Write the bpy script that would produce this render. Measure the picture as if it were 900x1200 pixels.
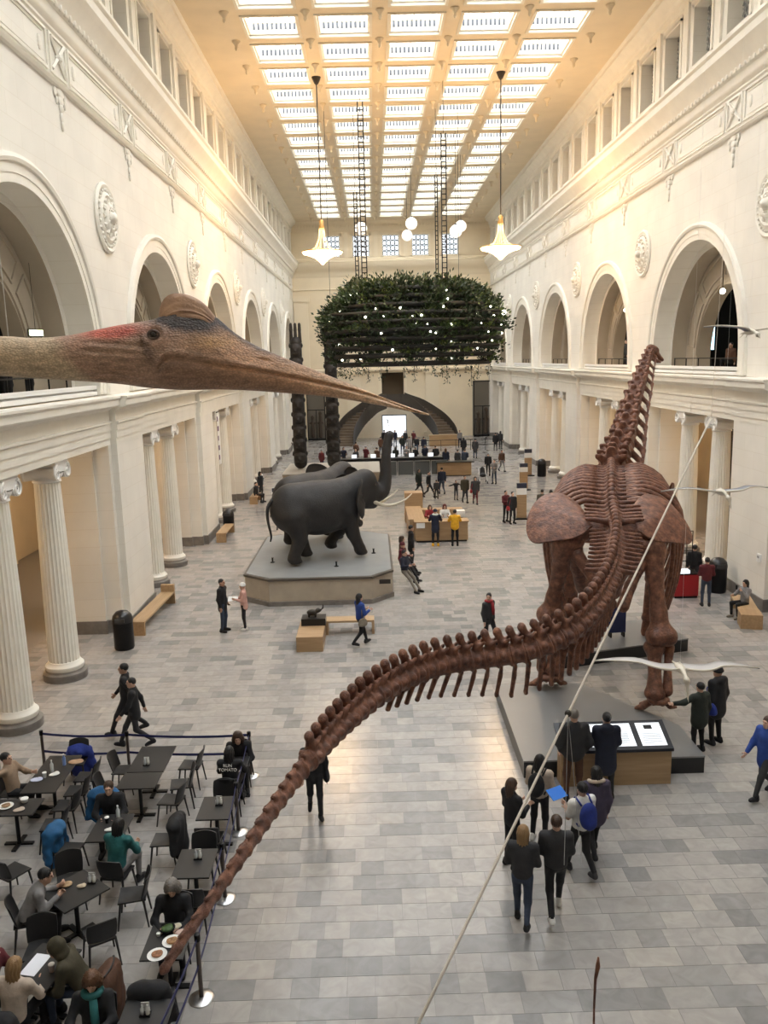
import bpy, math, random
import numpy as np
from mathutils import Vector, Matrix
for o in list(bpy.data.objects): bpy.data.objects.remove(o)
SC = bpy.context.scene
COL = SC.collection
rnd = random.Random(7)
PI = math.pi
def rad(d): return d*PI/180

# ------------------------------------------------------------------ camera
CAM_Z = 8.6
YAW, PITCH, ROLL, FPX = rad(0.5604), rad(10.4149), rad(1.4), 970.0
def make_camera():
    sy, cy, sp, cp = math.sin(YAW), math.cos(YAW), math.sin(PITCH), math.cos(PITCH)
    right = Vector((cy, -sy, 0)); up = Vector((sy*sp, cy*sp, cp)); fw = Vector((sy*cp, cy*cp, -sp))
    c, s = math.cos(ROLL), math.sin(ROLL)
    r2 = right*c - up*s
    u2 = right*s + up*c
    m = Matrix((r2, u2, -fw)).transposed().to_4x4()
    m.translation = Vector((0, 0, CAM_Z))
    cd = bpy.data.cameras.new('camera'); co = bpy.data.objects.new('camera', cd)
    COL.objects.link(co); co.matrix_world = m
    cd.sensor_fit = 'VERTICAL'; cd.sensor_height = 36.0; cd.lens = 36.0*FPX/1200.0
    cd.clip_start = 0.05; cd.clip_end = 400
    SC.camera = co
    return co
make_camera()

# ------------------------------------------------------------------ world, view
SC.view_settings.view_transform = 'Standard'
SC.view_settings.look = 'None'
SC.view_settings.gamma = 1.0
SC.view_settings.use_curve_mapping = False
SC.view_settings.exposure = 0.6
W = bpy.data.worlds.new('world'); SC.world = W; W.use_nodes = True
W.node_tree.nodes['Background'].inputs[0].default_value = (0.80, 0.88, 1.0, 1)
W.node_tree.nodes['Background'].inputs[1].default_value = 1.0
SKY_STRENGTH = 6.0          # laylight glass of the ceiling coffers
CHANDELIER_W = 700.0

# hall dimensions (m)
XL, XR = -8.35, 13.0
XC = (XL+XR)/2
BAY, BC0 = 13.0, 34.45
Y0, Y1 = BC0-32.5, BC0+58.5      # near end, far wall
ZC = 23.3
BCS = [BC0+BAY*k for k in range(-2, 5)]

# ------------------------------------------------------------------ materials
MATS = {}
def mat(name, col, rough=0.6, metal=0.0, var=0.0, vscale=3.0, bump=0.0, bscale=40.0, emis=None, es=0.0, spec=0.5, col2=None, coat=0.0):
    if name in MATS: return MATS[name]
    m = bpy.data.materials.new(name); m.use_nodes = True
    nt = m.node_tree; b = nt.nodes['Principled BSDF']
    b.inputs['Base Color'].default_value = (*col, 1)
    b.inputs['Roughness'].default_value = rough
    b.inputs['Metallic'].default_value = metal
    b.inputs['Specular IOR Level'].default_value = spec
    if coat: b.inputs['Coat Weight'].default_value = coat
    if emis is not None:
        b.inputs['Emission Color'].default_value = (*emis, 1); b.inputs['Emission Strength'].default_value = es
    tc = nt.nodes.new('ShaderNodeTexCoord')
    if var or col2:
        n = nt.nodes.new('ShaderNodeTexNoise'); n.inputs['Scale'].default_value = vscale; n.inputs['Detail'].default_value = 6
        nt.links.new(tc.outputs['Object'], n.inputs['Vector'])
        r = nt.nodes.new('ShaderNodeValToRGB')
        c2 = col2 if col2 else tuple(max(0, c*(1-var)) for c in col)
        c1 = tuple(min(1, c*(1+var*.5)) for c in col) if not col2 else col
        r.color_ramp.elements[0].position = .35; r.color_ramp.elements[1].position = .65
        r.color_ramp.elements[0].color = (*c2, 1); r.color_ramp.elements[1].color = (*c1, 1)
        nt.links.new(n.outputs['Fac'], r.inputs['Fac']); nt.links.new(r.outputs['Color'], b.inputs['Base Color'])
    if bump:
        n2 = nt.nodes.new('ShaderNodeTexNoise'); n2.inputs['Scale'].default_value = bscale; n2.inputs['Detail'].default_value = 4
        nt.links.new(tc.outputs['Object'], n2.inputs['Vector'])
        bp = nt.nodes.new('ShaderNodeBump'); bp.inputs['Strength'].default_value = bump; bp.inputs['Distance'].default_value = 0.02
        nt.links.new(n2.outputs['Fac'], bp.inputs['Height']); nt.links.new(bp.outputs['Normal'], b.inputs['Normal'])
    MATS[name] = m
    return m
def wood(name, c1, c2, scale=1.0, rough=.45, axis=0):
    if name in MATS: return MATS[name]
    m = mat(name, c1, rough); nt = m.node_tree; b = nt.nodes['Principled BSDF']
    tc = nt.nodes.new('ShaderNodeTexCoord'); mp = nt.nodes.new('ShaderNodeMapping')
    s = [14*scale]*3; s[axis] = 1.2*scale
    mp.inputs['Scale'].default_value = s
    n = nt.nodes.new('ShaderNodeTexNoise'); n.inputs['Scale'].default_value = 1.0; n.inputs['Detail'].default_value = 5
    r = nt.nodes.new('ShaderNodeValToRGB'); r.color_ramp.elements[0].position = .35; r.color_ramp.elements[1].position = .7
    r.color_ramp.elements[0].color = (*c2, 1); r.color_ramp.elements[1].color = (*c1, 1)
    nt.links.new(tc.outputs['Object'], mp.inputs['Vector']); nt.links.new(mp.outputs['Vector'], n.inputs['Vector'])
    nt.links.new(n.outputs['Fac'], r.inputs['Fac']); nt.links.new(r.outputs['Color'], b.inputs['Base Color'])
    return m

# ------------------------------------------------------------------ mesh builder
class MB:
    def __init__(s): s.v = []; s.f = []; s.m = []; s.n = 0
    def add(s, verts, faces, mi=0):
        s.v.append(np.asarray(verts, float).reshape(-1, 3))
        for f in faces: s.f.append(tuple(i+s.n for i in f)); s.m.append(mi)
        s.n += len(verts)
        return s
    def box(s, x0, x1, y0, y1, z0, z1, mi=0):
        v = [(x0,y0,z0),(x1,y0,z0),(x1,y1,z0),(x0,y1,z0),(x0,y0,z1),(x1,y0,z1),(x1,y1,z1),(x0,y1,z1)]
        return s.add(v, [(0,3,2,1),(4,5,6,7),(0,1,5,4),(1,2,6,5),(2,3,7,6),(3,0,4,7)], mi)
    def obox(s, c, half, R=None, mi=0):
        c = np.asarray(c, float); h = np.asarray(half, float)
        v = np.array([(-1,-1,-1),(1,-1,-1),(1,1,-1),(-1,1,-1),(-1,-1,1),(1,-1,1),(1,1,1),(-1,1,1)])*h
        if R is not None: v = v @ np.asarray(R).T
        return s.add(v+c, [(0,3,2,1),(4,5,6,7),(0,1,5,4),(1,2,6,5),(2,3,7,6),(3,0,4,7)], mi)
    def tube(s, pts, rads, n=8, caps=True, mi=0):
        pts = np.asarray(pts, float); k = len(pts)
        if np.isscalar(rads): rads = [rads]*k
        t = np.gradient(pts, axis=0); t /= (np.linalg.norm(t, axis=1)[:, None]+1e-9)
        ref = np.array([0,0,1.]) if abs(t[0,2]) < .9 else np.array([1.,0,0])
        a = np.cross(t[0], ref); a /= np.linalg.norm(a)
        V = []
        for i in range(k):
            a = a - t[i]*np.dot(a, t[i]); a /= (np.linalg.norm(a)+1e-9)
            b = np.cross(t[i], a)
            for j in range(n):
                th = 2*PI*j/n; V.append(pts[i]+rads[i]*(a*math.cos(th)+b*math.sin(th)))
        F = []
        for i in range(k-1):
            for j in range(n):
                j2 = (j+1) % n; F.append((i*n+j, i*n+j2, (i+1)*n+j2, (i+1)*n+j))
        if caps: F.append(tuple(range(n))[::-1]); F.append(tuple((k-1)*n+j for j in range(n)))
        return s.add(V, F, mi)
    def lathe(s, prof, n=16, c=(0,0,0), mi=0, flute=0, fdepth=0.0, caps=True):
        # prof list of (r,z)
        V = []
        for r, z in prof:
            for j in range(n):
                th = 2*PI*j/n; rr = r
                if flute: rr = r*(1-fdepth*abs(math.sin(th*flute/2))**.7)
                V.append((c[0]+rr*math.cos(th), c[1]+rr*math.sin(th), c[2]+z))
        F = []
        k = len(prof)
        for i in range(k-1):
            for j in range(n):
                j2 = (j+1) % n; F.append((i*n+j, i*n+j2, (i+1)*n+j2, (i+1)*n+j))
        if caps: F.append(tuple(range(n))[::-1]); F.append(tuple((k-1)*n+j for j in range(n)))
        return s.add(V, F, mi)
    def prism(s, poly, z0, z1, mi=0):
        n = len(poly)
        V = [(x,y,z0) for x,y in poly]+[(x,y,z1) for x,y in poly]
        F = [tuple(range(n))[::-1], tuple(range(n, 2*n))]+[(i,(i+1)%n,n+(i+1)%n,n+i) for i in range(n)]
        return s.add(V, F, mi)
    def sweep(s, prof, path_fn, us, closed=False, mi=0):
        # prof: list of (d,z); path_fn(u,d,z)->xyz
        k = len(prof); V = [path_fn(u, d, z) for u in us for d, z in prof]; F = []
        kk = k if closed else k-1
        for i in range(len(us)-1):
            for j in range(kk):
                j2 = (j+1) % k; F.append((i*k+j, i*k+j2, (i+1)*k+j2, (i+1)*k+j))
        if closed: F.append(tuple(range(k))); F.append(tuple((len(us)-1)*k+j for j in range(k))[::-1])
        return s.add(V, F, mi)
    def ball(s, c, r, n=8, m=6, mi=0):
        r = np.array([r]*3 if np.isscalar(r) else r, float); V = []; F = []
        for i in range(1, m):
            ph = PI*i/m
            for j in range(n):
                th = 2*PI*j/n
                V.append((c[0]+r[0]*math.sin(ph)*math.cos(th), c[1]+r[1]*math.sin(ph)*math.sin(th), c[2]+r[2]*math.cos(ph)))
        V.append((c[0],c[1],c[2]+r[2])); V.append((c[0],c[1],c[2]-r[2])); T = len(V)-2
        for i in range(m-2):
            for j in range(n):
                j2 = (j+1)%n; F.append((i*n+j, (i+1)*n+j, (i+1)*n+j2, i*n+j2))
        for j in range(n):
            j2 = (j+1)%n; F.append((T, j, j2)); F.append((T+1, (m-2)*n+j2, (m-2)*n+j))
        return s.add(V, F, mi)
    def mesh(s, name, mats, smooth=False, angle=None):
        me = bpy.data.meshes.new(name)
        V = np.concatenate(s.v) if s.v else np.zeros((0,3))
        me.from_pydata(V.tolist(), [], s.f)
        if not isinstance(mats, (list, tuple)): mats = [mats]
        for m in mats: me.materials.append(m)
        if len(mats) > 1: me.polygons.foreach_set('material_index', s.m)
        if smooth: me.polygons.foreach_set('use_smooth', [True]*len(me.polygons))
        me.update()
        if smooth and angle:
            try: me.set_sharp_from_angle(angle=rad(angle))
            except Exception: pass
        return me
    def obj(s, name, mats, parent=None, smooth=False, angle=None, loc=None):
        o = link(name, s.mesh(name, mats, smooth, angle), parent)
        if loc is not None: o.location = loc
        return o
def link(name, data, parent=None):
    o = bpy.data.objects.new(name, data); COL.objects.link(o)
    if parent is not None: o.parent = parent
    return o
def tag(o, label=None, cat=None, group=None, kind=None):
    if label: o['label'] = label
    if cat: o['category'] = cat
    if group: o['group'] = group
    if kind: o['kind'] = kind
    return o
def empty(name, label, cat, loc=(0,0,0), rz=0.0, group=None):
    o = link(name, None); o.location = loc; o.rotation_euler = (0, 0, rz); o.empty_display_size = .2
    return tag(o, label, cat, group)
def copy_tree(o, parent=None):
    c = o.copy(); COL.objects.link(c)
    if parent is not None: c.parent = parent
    for ch in o.children: copy_tree(ch, c)
    return c
def rotz(a): c, s = math.cos(a), math.sin(a); return np.array([[c,-s,0],[s,c,0],[0,0,1.]])
def rotx(a): c, s = math.cos(a), math.sin(a); return np.array([[1.,0,0],[0,c,-s],[0,s,c]])
def roty(a): c, s = math.cos(a), math.sin(a); return np.array([[c,0,s],[0,1.,0],[-s,0,c]])
def frame_from(dirv, up=(0,0,1)):
    # columns: x=dir, y=left, z=up
    d = np.asarray(dirv, float); d /= np.linalg.norm(d); u = np.asarray(up, float)
    l = np.cross(u, d); l /= np.linalg.norm(l); u = np.cross(d, l)
    return np.stack([d, l, u], 1)
def catmull(pts, n):
    P = np.asarray(pts, float); k = len(P)
    P = np.vstack([2*P[0]-P[1], P, 2*P[-1]-P[-2]]); out = []
    for t in np.linspace(0, k-1, n):
        i = min(int(t), k-2); f = t-i; a, b, c, d = P[i], P[i+1], P[i+2], P[i+3]
        out.append(.5*((2*b)+(-a+c)*f+(2*a-5*b+4*c-d)*f*f+(-a+3*b-3*c+d)*f**3))
    return np.array(out)

# ------------------------------------------------------------------ signed-distance modelling (one continuous surface per call)
def cap(a, b, ra, rb=None, k=None, sc=None): return ('c', np.array(a, float), np.array(b, float), ra, ra if rb is None else rb, k, sc)
def ell(c, r, R=None, k=None): return ('e', np.array(c, float), np.array(r, float), None if R is None else np.asarray(R), k)
def cut(p, k=.02): return ('x', p, k)
def pd(p, P):
    if p[0] == 'c':
        _, a, b, ra, rb, k, sc = p
        Q = P; m = 1.0
        if sc is not None:
            sc = np.array(sc, float); Q = P/sc; a = a/sc; b = b/sc; m = sc.min()
        ba = b-a; pa = Q-a; h = np.clip((pa@ba)/(ba@ba+1e-12), 0, 1)
        return (np.linalg.norm(pa-h[:, None]*ba, axis=1)-(ra+(rb-ra)*h))*m
    _, c, r, R, k = p
    q = P-c
    if R is not None: q = q@R
    k0 = np.linalg.norm(q/r, axis=1); k1 = np.linalg.norm(q/(r*r), axis=1)
    return k0*(k0-1)/(k1+1e-9)
def sdf(prims, P, k):
    d = None
    for p in prims:
        if p[0] == 'x':
            e = -pd(p[1], P); kk = p[2]; h = np.clip(.5-.5*(e-d)/kk*-1, 0, 1) if False else None
            m = np.maximum(d, e); hh = np.maximum(kk-np.abs(d-e), 0)/kk; d = m+hh*hh*kk*.25
            continue
        e = pd(p, P)
        if d is None: d = e; continue
        kk = p[5] if p[0] == 'c' else p[4]
        kk = k if kk is None else kk
        hh = np.maximum(kk-np.abs(d-e), 0)/kk
        d = np.minimum(d, e)-hh*hh*kk*.25
    return d
def bounds(prims):
    lo = []; hi = []
    for p in prims:
        if p[0] == 'x': continue
        if p[0] == 'c':
            r = max(p[3], p[4])*(max(p[6]) if p[6] is not None else 1)
            lo.append(np.minimum(p[1], p[2])-r); hi.append(np.maximum(p[1], p[2])+r)
        else:
            r = max(p[2]) if p[3] is not None else p[2]
            lo.append(p[1]-r); hi.append(p[1]+r)
    return np.min(lo, 0), np.max(hi, 0)
def surf(prims, vox, k=.05):
    lo, hi = bounds(prims); lo = lo-vox*2.2; n = np.ceil((hi-lo)/vox).astype(int)+3
    ax = [lo[i]+vox*np.arange(n[i]) for i in range(3)]
    G = np.stack(np.meshgrid(*ax, indexing='ij'), -1).reshape(-1, 3)
    D = sdf(prims, G, k).reshape(n)
    S = D < 0
    nx, ny, nz = n
    corner = [(i,j,l) for i in (0,1) for j in (0,1) for l in (0,1)]
    cs = lambda A, c: A[c[0]:nx-1+c[0], c[1]:ny-1+c[1], c[2]:nz-1+c[2]]
    cnt = sum(cs(S, c).astype(np.int8) for c in corner)
    act = (cnt > 0) & (cnt < 8)
    idx = -np.ones(act.shape, int); ids = np.argwhere(act); idx[act] = np.arange(len(ids))
    acc = np.zeros((len(ids), 3)); num = np.zeros(len(ids))
    dv = {c: cs(D, c)[act] for c in corner}
    for c in corner:
        for a in range(3):
            if c[a] == 0:
                c2 = list(c); c2[a] = 1; c2 = tuple(c2)
                d1, d2 = dv[c], dv[c2]; x = (d1 < 0) != (d2 < 0)
                t = np.where(x, d1/(d1-d2+1e-12), 0)
                p = np.tile(np.array(c, float), (len(ids), 1)); p[:, a] += t
                acc[x] += p[x]; num[x] += 1
    V = lo+(ids+acc/num[:, None])*vox
    F = []
    for a in range(3):
        b, c = (a+1) % 3, (a+2) % 3
        s0 = [slice(None)]*3; s1 = [slice(None)]*3; s0[a] = slice(0, n[a]-1); s1[a] = slice(1, n[a])
        A0 = S[tuple(s0)]; A1 = S[tuple(s1)]
        x = np.argwhere(A0 != A1)
        x = x[(x[:, b] > 0) & (x[:, c] > 0) & (x[:, b] < n[b]-1) & (x[:, c] < n[c]-1)]
        flip = A0[tuple(x.T)]
        def g(db, dc):
            y = x.copy(); y[:, b] += db; y[:, c] += dc; return idx[tuple(y.T)]
        q = np.stack([g(-1,-1), g(0,-1), g(0,0), g(-1,0)], 1)
        q[~flip] = q[~flip][:, ::-1]
        F.append(q)
    F = np.concatenate(F); F = F[(F >= 0).all(1)]
    return V, F
def relax(V, F, it=1, lam=.5):
    for _ in range(it):
        acc = np.zeros_like(V); n = np.zeros(len(V))
        for i in range(4):
            j = (i+1) % 4
            np.add.at(acc, F[:, i], V[F[:, j]]); np.add.at(n, F[:, i], 1)
            np.add.at(acc, F[:, j], V[F[:, i]]); np.add.at(n, F[:, j], 1)
        V = V+(acc/np.maximum(n, 1)[:, None]-V)*lam
    return V
def vf_mesh(name, V, F, mats, mi=None):
    me = bpy.data.meshes.new(name); me.from_pydata(np.asarray(V).tolist(), [], [tuple(map(int, f)) for f in F])
    if not isinstance(mats, (list, tuple)): mats = [mats]
    for m in mats: me.materials.append(m)
    if mi is not None: me.polygons.foreach_set('material_index', list(mi))
    me.polygons.foreach_set('use_smooth', [True]*len(me.polygons)); me.update()
    return me
def blob(name, prims, vox, m, parent=None, k=.05, it=1):
    V, F = surf(prims, vox, k); V = relax(V, F, it)
    return link(name, vf_mesh(name, V, F, m), parent)
# ------------------------------------------------------------------ materials of the hall
M_WALL = mat('cream_plaster', (.85,.81,.73), .62, var=.05, vscale=.6, bump=.05, bscale=6)
def add_coursing(m):
    nt = m.node_tree; b = nt.nodes['Principled BSDF']; geo = nt.nodes.new('ShaderNodeNewGeometry'); sp = nt.nodes.new('ShaderNodeSeparateXYZ'); cb = nt.nodes.new('ShaderNodeCombineXYZ')
    nt.links.new(geo.outputs['Position'], sp.inputs[0]); nt.links.new(sp.outputs['Y'], cb.inputs['X']); nt.links.new(sp.outputs['Z'], cb.inputs['Y'])
    br = nt.nodes.new('ShaderNodeTexBrick'); br.inputs['Scale'].default_value = 1.0; br.inputs['Brick Width'].default_value = 1.5; br.inputs['Row Height'].default_value = .58; br.inputs['Mortar Size'].default_value = .012; br.inputs['Mortar Smooth'].default_value = .4
    br.inputs['Color1'].default_value = (1,1,1,1); br.inputs['Color2'].default_value = (.97,.97,.97,1); br.inputs['Mortar'].default_value = (.925,.91,.885,1)
    nt.links.new(cb.outputs[0], br.inputs['Vector'])
    src = b.inputs['Base Color'].links[0].from_socket
    mx = nt.nodes.new('ShaderNodeMix'); mx.data_type = 'RGBA'; mx.blend_type = 'MULTIPLY'; mx.inputs[0].default_value = 1
    nt.links.new(src, mx.inputs[6]); nt.links.new(br.outputs['Color'], mx.inputs[7]); nt.links.new(mx.outputs[2], b.inputs['Base Color'])
add_coursing(M_WALL)
M_TRIM = mat('cream_moulding', (.86,.82,.73), .55, var=.04, vscale=1.5)
M_CEIL = mat('ceiling_plaster', (.78,.66,.48), .7, var=.05, vscale=.8)
M_BASE = mat('grey_stone_base', (.20,.18,.16), .4, var=.2, vscale=4)
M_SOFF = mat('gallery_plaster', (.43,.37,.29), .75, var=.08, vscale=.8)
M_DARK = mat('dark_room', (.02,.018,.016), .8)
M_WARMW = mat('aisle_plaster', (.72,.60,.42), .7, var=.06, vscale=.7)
M_GLASS = mat('laylight_glass', (.9,.93,.95), .4, emis=(.90,.95,1.0), es=SKY_STRENGTH)
M_WGLASS = mat('obscured_glass', (.22,.23,.24), .25)
M_FGLASS = mat('daylit_glass', (.85,.9,.95), .3, emis=(.86,.93,1.0), es=1.3)
M_BLACKM = mat('black_metal', (.012,.012,.013), .4, .6)
M_CHROME = mat('brushed_steel', (.55,.55,.55), .28, 1.0)
M_WHITE = mat('white_paint', (.82,.81,.78), .5)
M_BRONZE = mat('dark_bronze', (.05,.042,.034), .45, .5)

# ------------------------------------------------------------------ floor
def tile_mats():
    out = []
    for nm in ('piece', 'field'):
        m = bpy.data.materials.new('marble_tile_'+nm); m.use_nodes = True
        nt = m.node_tree; b = nt.nodes['Principled BSDF']
        if nm == 'piece':
            src = nt.nodes.new('ShaderNodeObjectInfo'); fac = src.outputs['Random']
        else:
            src = nt.nodes.new('ShaderNodeAttribute'); src.attribute_name = 'tone'; fac = src.outputs['Fac']
        r = nt.nodes.new('ShaderNodeValToRGB'); r.color_ramp.interpolation = 'CONSTANT'
        cols = [(.29,.28,.275),(.375,.35,.33),(.34,.32,.305),(.41,.38,.35),(.385,.36,.34),(.36,.34,.322),(.32,.307,.297),(.40,.373,.347),(.25,.243,.24),(.39,.368,.347)]
        e = r.color_ramp.elements
        for i, c in enumerate(cols):
            p = i/len(cols)
            el = e[i] if i < 2 else e.new(p)
            el.position = p; el.color = (*c, 1)
        nt.links.new(fac, r.inputs['Fac'])
        tc = nt.nodes.new('ShaderNodeTexCoord'); geo = nt.nodes.new('ShaderNodeNewGeometry')
        n = nt.nodes.new('ShaderNodeTexNoise'); n.inputs['Scale'].default_value = 3.5; n.inputs['Detail'].default_value = 8; n.inputs['Distortion'].default_value = 1.2
        nt.links.new(geo.outputs['Position'], n.inputs['Vector'])
        mr = nt.nodes.new('ShaderNodeMapRange'); mr.inputs[1].default_value = .3; mr.inputs[2].default_value = .7; mr.inputs[3].default_value = .86; mr.inputs[4].default_value = 1.08
        nt.links.new(n.outputs['Fac'], mr.inputs[0])
        mx = nt.nodes.new('ShaderNodeMix'); mx.data_type = 'RGBA'; mx.blend_type = 'MULTIPLY'; mx.inputs[0].default_value = 1
        nt.links.new(r.outputs['Color'], mx.inputs[6]); nt.links.new(mr.outputs[0], mx.inputs[7])
        nt.links.new(mx.outputs[2], b.inputs['Base Color'])
        b.inputs['Roughness'].default_value = .2; b.inputs['Specular IOR Level'].default_value = .5
        out.append(m)
    return out
M_TILE, M_TFIELD = tile_mats()
def build_floor():
    fl = MB().box(XL-9, XR+9, -7, Y1+3, -.3, -.004).obj('floor', mat('grout', (.24,.225,.215), .6))
    tag(fl, kind='structure')
    r = random.Random(3); tiles = []
    y = -6.0
    while y < Y1:
        x = XL-2.2-r.random()*.5
        while x < XR+2.2:
            w = r.choice([.39,.39,.39,.52,.66,.78])
            tiles.append((x, y, w)); x += w
        y += .39
    def key(t):
        x, yy = t[0]+t[2]/2, t[1]+.2
        return yy if (yy > 9.2 and abs(x-.1) < yy*.62 and x > -4.5) else 1e9
    tiles.sort(key=key)
    near, rest = tiles[:300], tiles[300:]
    g = .004
    meshes = {}
    for w in (.39,.52,.66,.78):
        meshes[w] = MB().box(g, w-g, g, .39-g, -.02, 0).mesh('floor_tile', M_TILE)
    for x, yy, w in near:
        o = link('floor_tile', meshes[w], fl); o.location = (x, yy, 0)
    V = []; F = []; tone = []
    for x, yy, w in rest:
        b = len(V); x0, x1, y0, y1 = x+g, x+w-g, yy+g, yy+.39-g
        V += [(x0,y0,0),(x1,y0,0),(x1,y1,0),(x0,y1,0),(x0,y0,-.012),(x1,y0,-.012),(x1,y1,-.012),(x0,y1,-.012)]
        F += [(b,b+1,b+2,b+3),(b+4,b+5,b+1,b),(b+5,b+6,b+2,b+1),(b+6,b+7,b+3,b+2),(b+7,b+4,b,b+3)]
        tone += [r.random()]*5
    me = bpy.data.meshes.new('tile_field'); me.from_pydata(V, [], F); me.materials.append(M_TFIELD)
    a = me.attributes.new('tone', 'FLOAT', 'FACE'); a.data.foreach_set('value', tone); me.update()
    tag(link('tile_field', me, fl), kind='stuff')
build_floor()

# ------------------------------------------------------------------ side walls
def arch_pts(bc, r, z0, n=40, zfoot=None):
    P = []
    if zfoot is not None: P.append((bc+r, zfoot))
    for i in range(n+1):
        t = PI*i/n; P.append((bc+r*math.cos(t), z0+r*math.sin(t)))
    if zfoot is not None: P.append((bc-r, zfoot))
    return P
ZS, RA = 8.45, 4.55
def build_side(side, X, sg):
    T = lambda u, d, z: (X+sg*d, u, z)
    def BX(mb, u0, u1, d0, d1, z0, z1, mi=0):
        xa, xb = X+sg*d0, X+sg*d1
        return mb.box(min(xa, xb), max(xa, xb), u0, u1, z0, z1, mi)
    wall = MB()
    D0 = .10
    for bc in BCS:
        a, b, zt = bc-6.5, bc+6.5, 16.2
        for u0, u1 in ((a, bc-RA), (bc+RA, b)):
            wall.add([T(u0,D0,7.6),T(u1,D0,7.6),T(u1,D0,ZS),T(u0,D0,ZS)], [(0,1,2,3)])
        angs = sorted(set([PI*i/40 for i in range(41)]+[math.atan2(zt-ZS, 6.5), PI-math.atan2(zt-ZS, 6.5)]))
        V = []
        for t in angs:
            c, s = math.cos(t), math.sin(t)
            k = min(6.5/abs(c) if abs(c) > 1e-6 else 1e9, (zt-ZS)/s if s > 1e-6 else 1e9)
            V += [T(bc+RA*c, D0, ZS+RA*s), T(bc+k*c, D0, ZS+k*s)]
        wall.add(V, [(2*i, 2*i+1, 2*i+3, 2*i+2) for i in range(len(angs)-1)])
    # clerestory wall with rectangular openings
    us = [Y0]; k = 0
    wins = []
    u = BC0-3.25*9
    while u < Y1-1:
        wins.append(u); u += 3.25
    zb, zt2 = 19.75, 21.9; hw = .88; DC = .05
    edge = [Y0]
    for w in wins: edge += [w-hw, w+hw]
    edge.append(Y1)
    def q(u0, u1, z0, z1, d=DC): wall.add([T(u0,d,z0),T(u1,d,z0),T(u1,d,z1),T(u0,d,z1)], [(0,1,2,3)])
    q(Y0, Y1, 19.2, zb); q(Y0, Y1, zt2, ZC)
    for i in range(0, len(edge), 2): q(edge[i], edge[i+1], zb, zt2)
    q(Y0, Y1, 16.1, 19.3, .08)
    BX(wall, -7, Y0, .05, .6, 0, ZC)
    for w in wins:
        for (u0, z0), (u1, z1) in (((w-hw,zb),(w-hw,zt2)),((w-hw,zt2),(w+hw,zt2)),((w+hw,zt2),(w+hw,zb)),((w+hw,zb),(w-hw,zb))):
            wall.add([T(u0,DC,z0),T(u1,DC,z1),T(u1,DC+.6,z1),T(u0,DC+.6,z0)], [(0,1,2,3)])
    W_ = wall.obj('wall_'+side, M_WALL); tag(W_, kind='structure')
    # coursing joints of the stone-like plaster: thin raised bands are too fine to see, wall stays plain
    # arches: reveal, vault, archivolt
    for bc in BCS:
        rv = MB(); P = arch_pts(bc, RA, ZS, 40, 7.7)
        n = len(P)
        V = [T(u, D0, z) for u, z in P]+[T(u, .85, z) for u, z in P]
        rv.add(V, [(i, i+1, n+i+1, n+i) for i in range(n-1)])
        P2 = arch_pts(bc, 4.28, ZS, 40, 7.7)
        V = [T(u, .85, z) for u, z in P]+[T(u, .85, z) for u, z in P2]
        rv.add(V, [(i, i+1, n+i+1, n+i) for i in range(n-1)])
        rv.obj('arch_reveal', M_WALL, W_, True, 40)
        vt = MB()
        V = [T(u, .85, z) for u, z in P2]+[T(u, 1.5, z) for u, z in P2]
        vt.add(V, [(i, i+1, n+i+1, n+i) for i in range(n-1)])
        P3 = arch_pts(bc, 2.95, ZS-.1, 40, 7.7)
        V = [T(u, 1.5, z) for u, z in P2]+[T(u, 1.5, z) for u, z in P3]
        vt.add(V, [(i, i+1, n+i+1, n+i) for i in range(n-1)])
        V = [T(u, 1.5, z) for u, z in P3]+[T(u, 2.1, z) for u, z in P3]
        vt.add(V, [(i, i+1, n+i+1, n+i) for i in range(n-1)])
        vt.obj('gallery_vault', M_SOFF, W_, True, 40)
        # raised panel frames on the vault
        fr = MB()
        def arcbar(t0, t1, r0, r1, th=.05, m=10):
            V = []
            for i in range(m+1):
                t = t0+(t1-t0)*i/m; c, s_ = math.cos(t), math.sin(t)
                for r_, d_ in ((r0,1.5),(r0,1.5-th),(r1,1.5-th),(r1,1.5)): V.append(T(bc+r_*c, d_, ZS+r_*s_))
            F = []
            for i in range(m):
                for j in range(4): F.append((i*4+j, i*4+(j+1)%4, i*4+4+(j+1)%4, i*4+4+j))
            F += [(0,1,2,3), (m*4,m*4+1,m*4+2,m*4+3)]
            fr.add(V, F)
        arcbar(0, PI, 2.95, 3.1, .06, 30)
        for t0, t1 in ((.10,.75),(.85,1.5),(1.64,2.29),(2.39,3.04)):
            arcbar(t0, t1, 3.25, 3.32); arcbar(t0, t1, 4.02, 4.09)
            arcbar(t0, t0+.02, 3.32, 4.02, m=1); arcbar(t1-.02, t1, 3.32, 4.02, m=1)
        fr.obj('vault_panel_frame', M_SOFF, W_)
        # dark room behind
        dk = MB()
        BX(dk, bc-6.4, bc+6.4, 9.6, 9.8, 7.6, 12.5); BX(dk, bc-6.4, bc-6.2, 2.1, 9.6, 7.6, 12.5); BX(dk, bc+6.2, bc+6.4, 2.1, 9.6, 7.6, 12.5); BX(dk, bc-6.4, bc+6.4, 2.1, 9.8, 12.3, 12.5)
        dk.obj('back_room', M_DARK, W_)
        av = MB()
        prof = [(RA, D0), (RA, D0-.05), (RA+.22, D0-.05), (RA+.22, D0-.07), (RA+.45, D0-.07), (RA+.47, D0-.13), (RA+.56, D0-.16), (RA+.66, D0-.12), (RA+.68, D0)]
        V = []; angs = [PI*i/48 for i in range(49)]
        ring = [(bc+1, 7.76)]
        for t in [None]+angs+[-1]:
            for r_, d_ in prof:
                if t is None: V.append(T(bc+r_, d_, 7.76))
                elif t == -1: V.append(T(bc-r_, d_, 7.76))
                else: V.append(T(bc+r_*math.cos(t), d_, ZS+r_*math.sin(t)))
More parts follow.
